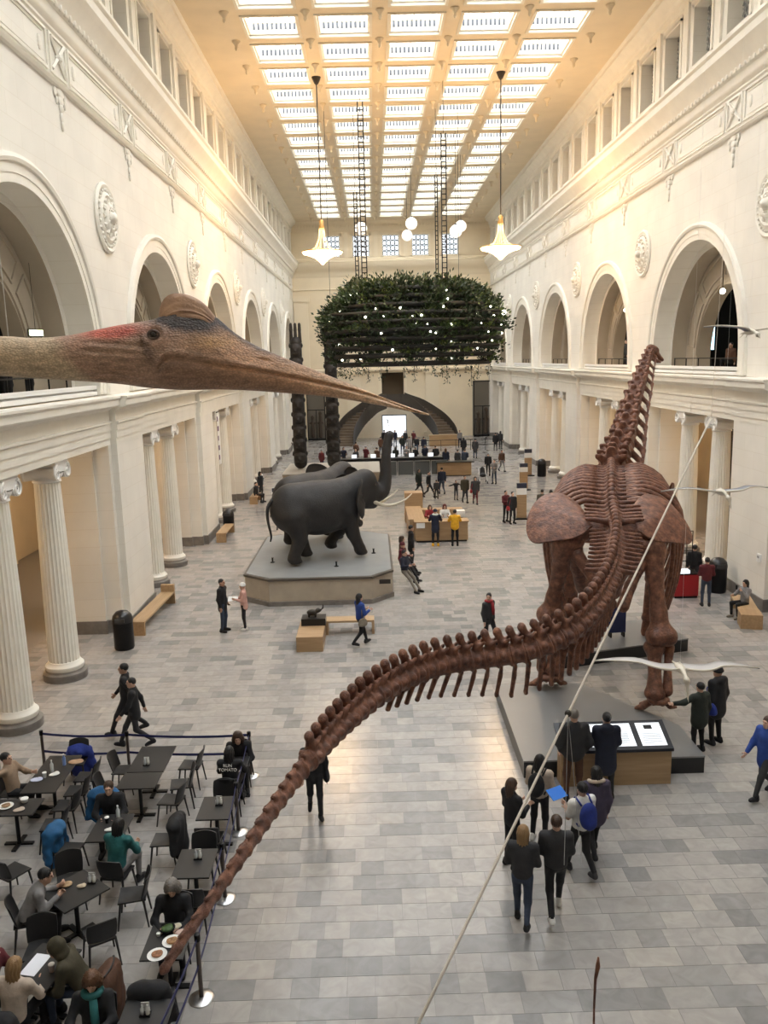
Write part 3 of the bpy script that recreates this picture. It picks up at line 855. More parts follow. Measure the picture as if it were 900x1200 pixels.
    # ---- hind limbs
    def femur(h, kn):
        h = np.array(h); kn = np.array(kn); o = np.array([.0,0,0])
        sx = 1 if h[0] > mx else -1
        return [cap(h+[0,0,.05], h*.7+kn*.3, .27, .19), cap(h*.7+kn*.3, h*.25+kn*.75, .19, .18), cap(h*.25+kn*.75, kn, .18, .26), ell(h+[-sx*.25,0,.12], (.24,.22,.2)), ell(h+[sx*.12,0,-.05],(.2,.22,.35)),
                ell(kn+[-.17,-.06,-.02], (.2,.28,.22)), ell(kn+[.17,-.06,-.02], (.2,.28,.22))]
    def shank(kn, an, ti):
        kn = np.array(kn); an = np.array(an)
        bone('tibia', [cap(kn+[-ti*.14,0,-.3], (kn+an)/2+[-ti*.12,0,0], .21, .13), cap((kn+an)/2+[-ti*.12,0,0], an+[-ti*.1,0,.14], .13, .2), ell(kn+[-ti*.14,0,-.3],(.25,.24,.14)), ell(an+[-ti*.1,0,.12],(.24,.2,.12))], .05)
        bone('fibula', [cap(kn+[ti*.22,.02,-.32], (kn+an)/2+[ti*.2,.02,0], .13, .085), cap((kn+an)/2+[ti*.2,.02,0], an+[ti*.2,.02,.16], .085, .13)], .05)
    def foot(c, r=.34, toes=5, spread=1.5, face=PI/2):
        pr = [ell((c[0], c[1], c[2]+.34), (.26,.22,.12))]
        for i in range(toes):
            a = face+(i-(toes-1)/2)*spread/(toes-1)*1.6
            d = np.array([math.cos(a), math.sin(a), 0])
            p0 = np.array([c[0], c[1], c[2]+.3])+d*.14; p1 = np.array([c[0], c[1], c[2]+.13])+d*r; p2 = np.array([c[0], c[1], c[2]+.07])+d*(r+.16)
            pr += [cap(p0, p1, .085, .075, k=.03), cap(p1, p2, .085, .05, k=.03)]
        bone('foot', pr, .036, .03)
    hR, kR, aR = (6.42,18.75,4.12), (6.55,18.35,2.15), (6.42,17.95,.75)
    hL, kL, aL = (4.45,19.1,4.15), (4.25,19.6,2.35), (4.22,19.55,.78)
    bone('femur', femur(hR, kR), .06, .14); bone('femur', femur(hL, kL), .06, .14)
    shank(kR, aR, 1); shank(kL, aL, -1)
    foot((6.42,17.95,.38)); foot((4.22,19.55,.38))
    # ---- shoulder girdle and fore limbs
    for sd, fx, fy in ((-1, 5.36, 22.35), (1, 8.0, 23.35)):
        sh = np.array([fx+sd*.05, fy+.05, 3.75])
        bone('humerus', [cap(sh, sh+[0,-.05,-.8], .26, .17), cap(sh+[0,-.05,-.8], sh+[0,-.1,-1.6], .17, .22), ell(sh+[0,0,.05],(.34,.24,.24)), ell(sh+[0,-.1,-1.62],(.27,.2,.16))], .06)
        e = sh+[0,-.1,-1.75]; w = np.array([fx, fy, .95])
        bone('ulna', [cap(e+[.12,.02,.05], w+[.1,0,0], .17, .12), ell(w+[.1,0,-.02],(.15,.15,.1))], .055)
        bone('radius', [cap(e+[-.12,-.03,0], w+[-.12,0,0], .14, .11), ell(w+[-.12,0,-.02],(.14,.14,.1))], .055)
        pr = []
        for i in range(5):
            a = PI*.5+(i-2)*.9; d = np.array([math.cos(a)*.17, math.sin(a)*.17, 0])
            pr.append(cap(np.array([fx, fy, .85])+d*.8, np.array([fx, fy, .46])+d*1.1, .085, .08, k=.02))
        bone('forefoot', pr, .036, .02)
        x0 = 6.55+(1.62 if sd < 0 else 1.3)*sd
        sc = [(x0+sd*.18,23.2,3.6),(x0+sd*.35,22.7,4.2),(x0+sd*.2,22.1,4.75),(x0+sd*.02,21.5,5.15),(x0-sd*.12,21.25,5.25),(x0-sd*.1,21.6,4.8),(x0+sd*.1,22.2,4.1),(x0+sd*.1,22.8,3.6)]
        plate('scapula', sc, (x0+sd*.16,22.3,4.4), .04, .07)
    bone('coracoid', [ell((6.6,23.75,3.6),(1.1,.2,.5))], .07)
    # ---- neck
    nk = [(6.6,22.9,5.2),(6.95,23.8,5.45),(7.55,25.0,5.92),(8.1,26.3,6.5),(8.62,27.5,7.08),(9.2,28.7,7.65),(9.7,29.8,8.16),(10.05,30.5,8.5),(10.22,30.85,8.62)]
    N = catmull(nk, 500); sg_ = np.r_[0, np.cumsum(np.linalg.norm(np.diff(N, axis=0), axis=1))]; LN = sg_[-1]
    s = .1
    while s < LN-.1:
        t = s/LN; ln = np.interp(t, [0,.25,.6,1], [.45,.72,.78,.42]); sz = np.interp(t, [0,.3,.7,1], [1.4,1.15,.8,.45])
        m = s+ln/2; P = np.array([np.interp(m, sg_, N[:, i]) for i in range(3)])
        d = np.array([np.interp(max(0, m-.2), sg_, N[:, i])-np.interp(min(LN, m+.2), sg_, N[:, i]) for i in range(3)])
        put('cervical_vertebra', P_cerv, P, d, (ln*1.05, sz, sz)); s += ln
    # ---- skull, facing right and down
    h = np.array([10.32, 31.0, 8.74])
    f = np.array([.78, .30, -.52]); f /= np.linalg.norm(f); l = np.cross([0,0,1.], f); l /= np.linalg.norm(l); u = np.cross(f, l)
    q = lambda a, b, c: h+f*a+l*b+u*c
    Rm = np.stack([f, l, u], 1)
    pr = [ell(q(-.02,0,.0),(.2,.15,.17),Rm), ell(q(.12,0,.1),(.2,.13,.1),Rm), cap(q(.15,0,.05),q(.55,0,-.06),.10,.075), ell(q(.58,0,-.07),(.12,.11,.07),Rm)]
    pr += [cut(ell(q(.2,s_*.16,.06),(.09,.07,.08),Rm), .02) for s_ in (-1,1)]
    pr += [cut(ell(q(.36,s_*.12,.03),(.07,.05,.05),Rm), .02) for s_ in (-1,1)]
    bone('skull', pr, .024, .05)
    bone('jaw', [cap(q(-.03,y,-.14),q(.3,y,-.24),.05,.045) for y in (-.1,.1)]+[cap(q(.3,y,-.24),q(.56,y*.5,-.2),.045,.05) for y in (-.1,.1)], .022, .04)
    # ---- low platforms
    for poly, lab in (([(2.92,15.85),(6.67,15.85),(6.67,17.3),(5.1,19.85),(2.95,19.95)], 'low grey-topped black platform under the hind feet of the dinosaur skeleton'),
                 ([(4.88,21.8),(9.02,23.0),(8.72,25.0),(4.7,23.9)], 'low grey-topped black platform under the front feet of the dinosaur skeleton')):
        c = np.mean(poly, 0); e = empty('display_platform', lab, 'platform', (c[0], c[1], 0))
        P0 = [(x-c[0], y-c[1]) for x, y in poly]
        MB().prism(P0, 0, .345).obj('skirt', mat('black_laminate', (.010,.010,.011), .35), e)
        MB().prism([(x*1.004, y*1.004) for x, y in P0], .345, .38).obj('deck', mat('grey_deck', (.20,.20,.20), .32, var=.06, vscale=1), e)
    # exhibit sign between the feet
    e = empty('floor_sign', 'small navy blue sign panel standing on the front platform', 'sign', (7.02,23.35,.38), .1)
    MB().box(-.27,.27,-.02,.02,.12,.98).obj('panel', mat('navy_panel', (.012,.02,.09), .4), e)
    MB().box(-.22,-.18,-.1,.1,0,.14).box(.18,.22,-.1,.1,0,.14).obj('feet', M_BLACKM, e)
build_dino()
# ------------------------------------------------------------------ elephants on the plinth
M_HIDE = mat('dark_elephant_hide', (.020,.0185,.0185), .62, var=.3, vscale=3, bump=.7, bscale=22)
M_IVORY = mat('ivory', (.62,.56,.44), .35)
def build_elephants():
    poly = [(-3.9,28.7),(-.23,28.7),(.54,29.6),(.53,35.9),(-.74,36.8),(-3.6,36.8),(-4.86,36.0),(-4.87,29.5)]
    c = np.mean(poly, 0); P0 = np.array([(x-c[0], y-c[1]) for x, y in poly])
    e = empty('elephant_plinth', 'large eight-sided beige stone plinth with grey top carrying two elephants', 'plinth', (c[0], c[1], 0))
    MB().prism([tuple(p*1.02) for p in P0], 0, .16).obj('plinth_base', M_BASE, e)
    n = len(poly)
    for i in range(n):
        a, b = P0[i], P0[(i+1)%n]; nn = np.array([b[1]-a[1], -(b[0]-a[0])]); nn /= np.linalg.norm(nn)
        MB().prism([tuple(a), tuple(b), tuple(b-nn*.1), tuple(a-nn*.1)], .16, .92).obj('stone_panel', mat('beige_stone', (.42,.36,.28), .55, var=.1, vscale=2), e)
    MB().prism([tuple(p*1.015) for p in P0], .92, 1.0).obj('rim', mat('brown_rim', (.09,.075,.06), .5), e)
    MB().prism([tuple(p*.985) for p in P0], .95, 1.012).obj('deck', mat('plinth_grey', (.27,.28,.28), .45, var=.08, vscale=1.5), e)
    MB().box(1.9,2.6,-3.72,-3.68,.62,.78).obj('plaque', M_BRONZE, e)
    for (x, y) in ((-1.9,-1.6),(.6,-2.5),(2.0,-.5)):
        MB().lathe([(.09,1.0),(.09,1.03),(.03,1.05),(.03,1.16),(.05,1.2)], 8).obj('deck_fitting', M_BLACKM, e).location = (x, y, 0)
    def elephant(loc, rz, sc, pose, lab):
        up = pose == 0
        o = empty('elephant', lab, 'elephant', loc, rz); o.scale = (sc,)*3
        h1, h2 = (.62,-.62)
        pr = [ell((0,0,2.12),(1.55,.92,1.0)), ell((1.05,0,2.25),(.85,.78,.98)), ell((-1.1,0,2.18),(.9,.82,1.0)), ell((-.1,0,2.75),(1.2,.45,.42)), ell((.1,0,1.6),(1.2,.8,.6))]
        # head
        pr += [ell((2.05,0,2.75),(.62,.5,.68)), ell((1.65,0,2.6),(.6,.55,.7)), ell((2.2,0,3.08),(.38,.4,.36)), ell((2.45,0,2.4),(.4,.36,.5))]
        # jaw
        pr += [cap((2.2,0,2.1),(2.55,0,1.95),.26,.14)]
        tr = catmull([(2.5,0,2.5),(2.85,0,2.42),(3.08,.02,2.7),(3.18,.04,3.2),(3.22,.06,3.8),(3.3,.08,4.45),(3.42,.1,4.8)], 14)
        if not up: tr = catmull([(2.5,0,2.5),(2.85,0,2.2),(3.0,.02,1.75),(3.02,.04,1.25),(3.0,.06,.8),(3.1,.08,.45),(3.3,.1,.35)], 14)
        rr = np.linspace(.36, .13, 14)
        pr += [cap(tr[i], tr[i+1], rr[i], rr[i+1], k=.06) for i in range(13)]
        pr += [cap(tr[-1], tr[-1]+[.12,.05,.06], .12, .08)]
        def leg(top, knee, ank, r):
            return [cap(top, knee, r[0], r[1], k=.2), cap(knee, ank, r[1], r[2], k=.12), cap(ank, (ank[0], ank[1], ank[2]-.02), r[2], r[2]*1.2, k=.08), ell((ank[0]+.09, ank[1], ank[2]-.18),(r[2]*1.15, r[2]*1.1, .12), k=.06)]
        if pose == 0:
            pr += leg((1.15,-.48,1.9),(1.3,-.5,1.0),(1.62,-.5,.3),(.42,.27,.22)); pr += leg((1.2,.48,1.9),(1.15,.5,.95),(.72,.5,.48),(.42,.27,.2))
            pr += leg((-1.2,-.45,1.9),(-1.02,-.5,.98),(-1.3,-.5,.3),(.52,.29,.23)); pr += leg((-1.15,.45,1.9),(-.6,.5,1.0),(-.42,.5,.3),(.52,.29,.23))
        else:
            pr += leg((1.15,-.48,1.9),(1.2,-.5,1.0),(1.15,-.5,.3),(.42,.27,.22)); pr += leg((1.2,.48,1.9),(1.4,.5,1.0),(1.5,.5,.3),(.42,.27,.22))
            pr += leg((-1.2,-.45,1.9),(-1.0,-.5,.98),(-1.2,-.5,.3),(.52,.29,.23)); pr += leg((-1.15,.45,1.9),(-.8,.5,1.0),(-.9,.5,.3),(.52,.29,.23))
        blob('body', pr, .065, M_HIDE, o, .28, 2)
        for sd in (-1, 1):
            a = rotz(sd*rad(-62))@roty(rad(8))
            R = rotz(-sd*rad(38))
            pts = [(1.75,sd*.45,3.1),(1.55,sd*.85,3.22),(1.25,sd*1.25,2.95),(1.15,sd*1.38,2.5),(1.3,sd*1.25,2.02),(1.55,sd*.98,1.62),(1.75,sd*.72,1.78),(1.85,sd*.5,2.2)] if pose == 0 else [(1.75,sd*.45,3.1),(1.6,sd*.9,3.35),(1.45,sd*1.5,3.3),(1.4,sd*1.75,2.85),(1.45,sd*1.6,2.3),(1.6,sd*1.2,1.85),(1.75,sd*.8,1.85),(1.85,sd*.5,2.2)]
            O = catmull(np.vstack([pts, pts[:1]]), 33)[:-1]; cc = O.mean(0)
            mb = MB(); V = []
            for e_ in (1, -1):
                for r_ in (0, .5, .85, 1):
                    for p in O: V.append(cc+(p-cc)*r_+np.array([1,sd*.5,0])*(.035*e_*(1 if r_ < 1 else .3)+.06*math.sin(5*r_+p[2]*3)))
            m = len(O); F = []
            for e_ in range(2):
                for j in range(3):
                    for i in range(m):
                        b = e_*4*m; F.append((b+j*m+i, b+j*m+(i+1)%m, b+(j+1)*m+(i+1)%m, b+(j+1)*m+i))
            for i in range(m): F.append((3*m+i, 3*m+(i+1)%m, 7*m+(i+1)%m, 7*m+i))
            mb.add(V, F); mb.obj('ear', M_HIDE, o, True)
            tk = catmull([(2.4,sd*.26,2.15),(2.75,sd*.36,1.98),(3.2,sd*.5,1.95),(3.7,sd*.62,2.12),(4.05,sd*.62,2.36)], 14)
            mb = MB(); mb.tube(tk, list(np.linspace(.095,.02,14)), 10); mb.obj('tusk', M_IVORY, o, True)
            MB().ball((2.42, sd*.43, 2.85), .05, 8, 6).obj('eye', mat('dark_eye', (.01,.008,.006), .1), o, True)
            for (fx, fy) in ((0,0),):
                pass
        tl = catmull([(-1.9,0,2.6),(-2.12,-.02,2.3),(-2.15,-.04,1.8),(-2.05,-.06,1.2),(-2.1,-.08,.95)], 14)
        mb = MB(); mb.tube(tl, list(np.linspace(.09,.03,14)), 8); t_ = mb.obj('tail', M_HIDE, o, True)
        return o
    elephant((-2.25,31.4,1.08), rad(27), .95, 0, 'dark elephant with trunk raised high and one front foot lifted, nearer the bench')
    elephant((-2.75,34.2,1.08), rad(48), .93, 1, 'dark elephant with ears spread, half hidden behind the one lifting its foot')
build_elephants()
# ------------------------------------------------------------------ giant pterosaur model (head and neck)
def build_quetz():
    Q_TOP = [(-5.219,8.739),(-4.324,8.838),(-3.644,8.862),(-2.966,8.859),(-2.696,8.839),(-2.423,8.853),(-2.216,8.888),(-2.009,8.923),(-1.837,8.946),(-1.734,8.963),(-1.65,8.994),(-1.56,9.026),(-1.457,9.043),(-1.336,9.027),(-1.224,8.958),(-1.095,8.842),(-0.93,8.737),(-0.728,8.645),(-0.525,8.558),(-0.253,8.443),(0.02,8.326),(0.296,8.216),(0.456,8.156)]
    Q_BOT = [(-5.287,8.334),(-4.373,8.502),(-3.683,8.553),(-3.0,8.544),(-2.66,8.515),(-2.32,8.486),(-2.047,8.459),(-1.774,8.418),(-1.5,8.398),(-1.224,8.395),(-0.948,8.377),(-0.673,8.35),(-0.396,8.319),(-0.12,8.271),(0.157,8.212),(0.365,8.162),(0.456,8.142)]
    Q_M = [(-1.68,8.579),(-1.642,8.633),(-1.585,8.662),(-1.415,8.641),(-1.076,8.572),(-0.735,8.502),(-0.255,8.388),(0.089,8.283),(0.456,8.149)]
    Q_CREST = [(-1.70,8.94),(-1.673,9.055),(-1.627,9.126),(-1.551,9.157),(-1.437,9.141),(-1.332,9.08),(-1.269,9.006),(-1.215,8.93)]
    YC = 6.8
    base = (-1.7, YC, 8.4)
    root = empty('pterosaur_model', 'giant tan pterosaur head with long pointed beak and red-patched neck, hanging near the balcony', 'pterosaur', base)
    NS, NR = 520, 96
    def smoothcurve(L):
        c = catmull([(x, 0, z) for x, z in L], 600); o = np.argsort(c[:, 0]); return c[o, 0], c[o, 2]
    tx, tz = smoothcurve(Q_TOP); bx, bz = smoothcurve(Q_BOT); mx, mz = smoothcurve(Q_M)
    u = np.linspace(0, 1, NS); X = np.interp(u, [0,.22,.85,1], [-5.2,-2.6,.2,.456])
    zt = np.interp(X, tx, tz); zb = np.interp(X, bx, bz)
    hw = np.interp(X, [-5.2,-3.5,-2.6,-2.1,-1.8,-1.6,-1.3,-1.0,-.6,0,.3,.456], [.24,.17,.165,.17,.19,.195,.165,.125,.085,.045,.022,.006])
    A, B = np.meshgrid(np.arange(NS), np.arange(NR), indexing='ij')
    th = 2*PI*B/NR
    cz = (zt+zb)/2; hz = (zt-zb)/2
    px = X[A].copy(); sy = np.sin(th); cy = np.cos(th)
    ridge = np.interp(X, [-2,-1.6,-1.2,.4], [2,2.1,1.65,1.5])[A]     # sharper keel along the beak
    yy = np.sign(sy)*np.abs(sy)**(2/ridge*1.0)*hw[A]
    zz = cz[A]+cy*hz[A]
    head = (px > -1.75)
    narrow = np.interp(px, [-1.9,-1.6,-1.2,-.8], [0,.28,.5,.35])*np.clip((zz-cz[A])/hz[A], 0, 1)**1.2
    yy *= 1-narrow
    rs = np.random.RandomState(2)
    # real grooves and folds
    mzl = np.interp(px, mx, mz); dm = zz-mzl; inm = np.clip((px+1.70)/.04, 0, 1)*np.clip((.44-px)/.05, 0, 1)
    g = np.exp(-(dm/.012)**2)*inm*.05 - np.exp(-((dm-.03)/.018)**2)*inm*.018*np.clip((-.6-px)/.5, 0, 1) - np.exp(-((dm+.035)/.022)**2)*inm*.016*np.clip((-.6-px)/.5,0,1)
    g += np.exp(-(((px+.86)/.05)**2+((zz-8.622-(px+.86)*-.25)/.012)**2))*.03          # nostril slit
    g += np.exp(-(((px+1.804)/.018)**2+((zz-8.751)/.028)**2))*.03                        # ear opening
    g += np.exp(-(((px+1.705)/.055)**2+((zz-8.836)/.045)**2))*.028                      # eye socket
    rr = np.sqrt(((px+1.705)/.085)**2+((zz-8.84)/.07)**2)
    g -= np.exp(-((rr-1)/.22)**2)*.016                                                    # brow
    jawl = np.exp(-(((px+1.70)-(8.62-zz)*.5)/.05)**2)*np.exp(-((zz-8.6)/.1)**2); g -= jawl*.012
    # neck folds
    fold = np.sin((zz-8.6)*95+px*9)*np.clip((-1.72-px)/.2, 0, 1)*np.clip((px+2.35)/.2, 0, 1)*np.clip((8.83-zz)/.1, 0, 1)
    g -= fold*.013
    fac = 1-g/np.maximum(hw[A], .02)
    yy = yy*fac
    V = np.stack([px-base[0], yy, zz-base[2]], -1).reshape(-1, 3)
    F = [(i*NR+j, i*NR+(j+1)%NR, (i+1)*NR+(j+1)%NR, (i+1)*NR+j) for i in range(NS-1) for j in range(NR)]
    F.append(tuple(range(NR))); F.append(tuple((NS-1)*NR+j for j in range(NR))[::-1])
    # pigment
    def noise(x, z, s, seed):
        r = np.random.RandomState(seed); v = np.zeros_like(x)
        for k in range(5):
            a, b, c = r.uniform(-1, 1, 3); v += np.sin(x*s*a*3+z*s*b*3+c*6+2*np.sin(z*s*c*2+x*s*b))
        return v/5
    x, z = px.reshape(-1), zz.reshape(-1); cb = np.zeros((len(x), 3))
    n1 = noise(x, z, 9, 1); n2 = noise(x, z, 26, 4)
    tan = np.array([.60,.45,.29]); st = noise(x, z+x*.25, 60, 8)
    cb[:] = tan*(1+.14*n1[:, None]+.08*n2[:, None]+.14*st[:, None])
    def mixc(col, w):
        w = np.clip(w, 0, 1)[:, None]; cb[:] = cb*(1-w)+np.array(col)*(1+.12*n2[:, None]+.08*n1[:, None])*w
    T_ = np.interp(x, tx, tz); B_ = np.interp(x, bx, bz); hgt = (z-B_)/np.maximum(T_-B_, .01)
    mixc((.46,.28,.19), (x+2.42+n1*.07+.28*hgt-.1)/.16)                 # bare skin of the face begins in a ragged edge
    mixc((.55,.36,.25), .7*np.exp(-(((x+2.0)/.25)**2+((z-8.70)/.05)**2)))
    mixc((.56,.12,.075), 1.25*np.exp(-(((x+2.06)/.26)**2+((z-8.875)/.06)**2)**1.5)+.3*n1*np.exp(-(((x+2.08)/.3)**2+((z-8.85)/.1)**2)))
    mixc((.62,.35,.20), (x+1.40+n1*.06)/.30)                                # upper beak
    mixc((.78,.52,.32), np.clip((x+.75)/.9, 0, 1))                          # paler towards the tip
    mzp = np.interp(x, mx, mz)
    lower = np.clip((mzp-.045-z)/.05, 0, 1)*np.clip((x+1.75)/.1, 0, 1)*np.clip((.1-x)/.9, 0, 1)
    mixc((.33,.185,.115), lower*.85)
    mixc((.58,.36,.25), np.exp(-(((x+1.25)/.5)**2+((z-mzp-.018)/.022)**2))*.8)
    dk = 1.6*np.exp(-(((x+1.50)/.30)**2+((z-8.95+(x+1.50)*.22)/.085)**2)**1.4)+1.0*np.exp(-(((x+1.05)/.34)**2+((z-T_)/.04)**2))
    mixc((.060,.045,.040), dk+.30*n2*np.clip(dk*2, 0, 1))
    mixc((.70,.40,.17), np.exp(-(((x+1.25)/.17)**2+((z-8.77)/.055)**2))*.8)
    mixc((.17,.10,.07), np.exp(-(((x+1.75-(8.72-z)*.3)/.05)**2+((z-8.72)/.13)**2))*.9)
    mixc((.10,.06,.045), np.exp(-((z-mzp)/.008)**2)*inm.reshape(-1)*.0)
    me = vf_mesh('head_and_neck', V, F, bpy.data.materials.new('pterosaur_skin'))
    ca = me.color_attributes.new('pigment', 'FLOAT_COLOR', 'POINT')
    ca.data.foreach_set('color', np.c_[np.clip(cb*1.12, .01, 1), np.ones(len(cb))].ravel())
    m = me.materials[0]; m.use_nodes = True; nt = m.node_tree; b = nt.nodes['Principled BSDF']
    at = nt.nodes.new('ShaderNodeAttribute'); at.attribute_name = 'pigment'
    tc = nt.nodes.new('ShaderNodeTexCoord'); vo = nt.nodes.new('ShaderNodeTexVoronoi'); vo.inputs['Scale'].default_value = 62
    mp = nt.nodes.new('ShaderNodeMapping'); mp.inputs['Scale'].default_value = (.75, 1, 1.25)
    nt.links.new(tc.outputs['Object'], mp.inputs['Vector']); nt.links.new(mp.outputs['Vector'], vo.inputs['Vector'])
    nz = nt.nodes.new('ShaderNodeTexNoise'); nz.inputs['Scale'].default_value = 30; nz.inputs['Detail'].default_value = 8
    mp2 = nt.nodes.new('ShaderNodeMapping'); mp2.inputs['Scale'].default_value = (.3, 1, 1); mp2.inputs['Rotation'].default_value = (0, .35, 0)
    nt.links.new(tc.outputs['Object'], mp2.inputs['Vector']); nt.links.new(mp2.outputs['Vector'], nz.inputs['Vector'])
    mr = nt.nodes.new('ShaderNodeMapRange'); mr.inputs[1].default_value = .3; mr.inputs[2].default_value = .7; mr.inputs[3].default_value = .72; mr.inputs[4].default_value = 1.2
    nt.links.new(nz.outputs['Fac'], mr.inputs[0])
    mx_ = nt.nodes.new('ShaderNodeMix'); mx_.data_type = 'RGBA'; mx_.blend_type = 'MULTIPLY'; mx_.inputs[0].default_value = 1
    nt.links.new(at.outputs['Color'], mx_.inputs[6]); nt.links.new(mr.outputs[0], mx_.inputs[7])
    mv = nt.nodes.new('ShaderNodeMapRange'); mv.inputs[1].default_value = 0; mv.inputs[2].default_value = .6; mv.inputs[3].default_value = 1.15; mv.inputs[4].default_value = .62
    nt.links.new(vo.outputs['Distance'], mv.inputs[0])
    m2 = nt.nodes.new('ShaderNodeMix'); m2.data_type = 'RGBA'; m2.blend_type = 'MULTIPLY'; m2.inputs[0].default_value = .8
    nt.links.new(mx_.outputs[2], m2.inputs[6]); nt.links.new(mv.outputs[0], m2.inputs[7]); nt.links.new(m2.outputs[2], b.inputs['Base Color'])
    b.inputs['Roughness'].default_value = .5
    sub_ = nt.nodes.new('ShaderNodeMath'); sub_.operation = 'ADD'; nt.links.new(vo.outputs['Distance'], sub_.inputs[0]); nt.links.new(nz.outputs['Fac'], sub_.inputs[1])
    bp = nt.nodes.new('ShaderNodeBump'); bp.inputs['Strength'].default_value = .55; bp.inputs['Distance'].default_value = .012
    nt.links.new(sub_.outputs[0], bp.inputs['Height']); nt.links.new(bp.outputs['Normal'], b.inputs['Normal'])
    link('head_and_neck', me, root)
    # crest: a striated blade on top of the skull
    c = catmull([(x_, 0, z_) for x_, z_ in Q_CREST], 40); low = np.stack([np.linspace(-1.70,-1.2,40), np.zeros(40), np.interp(np.linspace(-1.70,-1.2,40), tx, tz)-.08], 1)
    mb = MB(); V = []; K = 10
    for i in range(40):
        for j in range(K+1):
            t = j/K; p = low[i]*(1-t)+c[i]*t
            w = (.075*(1-t)**.7+.012)*(1+.10*math.sin(t*26))*math.sin(PI*np.clip((i+2)/43, 0, 1))**.4
            V.append((p[0]-base[0], -w, p[2]-base[2])); 
        for j in range(K, -1, -1):
            t = j/K; p = low[i]*(1-t)+c[i]*t
            w = (.075*(1-t)**.7+.012)*(1+.10*math.sin(t*26))*math.sin(PI*np.clip((i+2)/43, 0, 1))**.4
            V.append((p[0]-base[0], w, p[2]-base[2]))
    k = 2*(K+1); F = [(i*k+j, i*k+(j+1)%k, (i+1)*k+(j+1)%k, (i+1)*k+j) for i in range(39) for j in range(k)]+[tuple(range(k)), tuple(39*k+j for j in range(k))[::-1]]
    mb.add(V, F); mb.obj('crest', mat('crest_skin', (.50,.30,.18), .5, col2=(.33,.19,.12), vscale=9, bump=.4, bscale=30), root, True, 60)
    for s_ in (-1, 1):
        MB().ball((-1.705-base[0], s_*.150, 8.838-base[2]), .027, 16, 12).obj('eye', mat('pterosaur_eye', (.025,.018,.012), .08), root, True)
        mb = MB(); pts = [(-1.705-base[0]+.042*math.cos(a), s_*(.162-.012*abs(math.cos(a))), 8.838-base[2]+.030*math.sin(a)) for a in np.linspace(0, 2*PI, 17)]
        mb.tube(pts, .011, 6); mb.obj('eyelid', mat('eyelid_skin', (.13,.085,.065), .5), root, True)
    for wx_ in (-2.9, -4.2):
        mb = MB(); mb.tube([(wx_-base[0], 0, 8.8-base[2]), (wx_-.05-base[0], .05, 23.3-base[2])], .004, 5); mb.obj('suspension_wire', M_CHROME, root)
build_quetz()

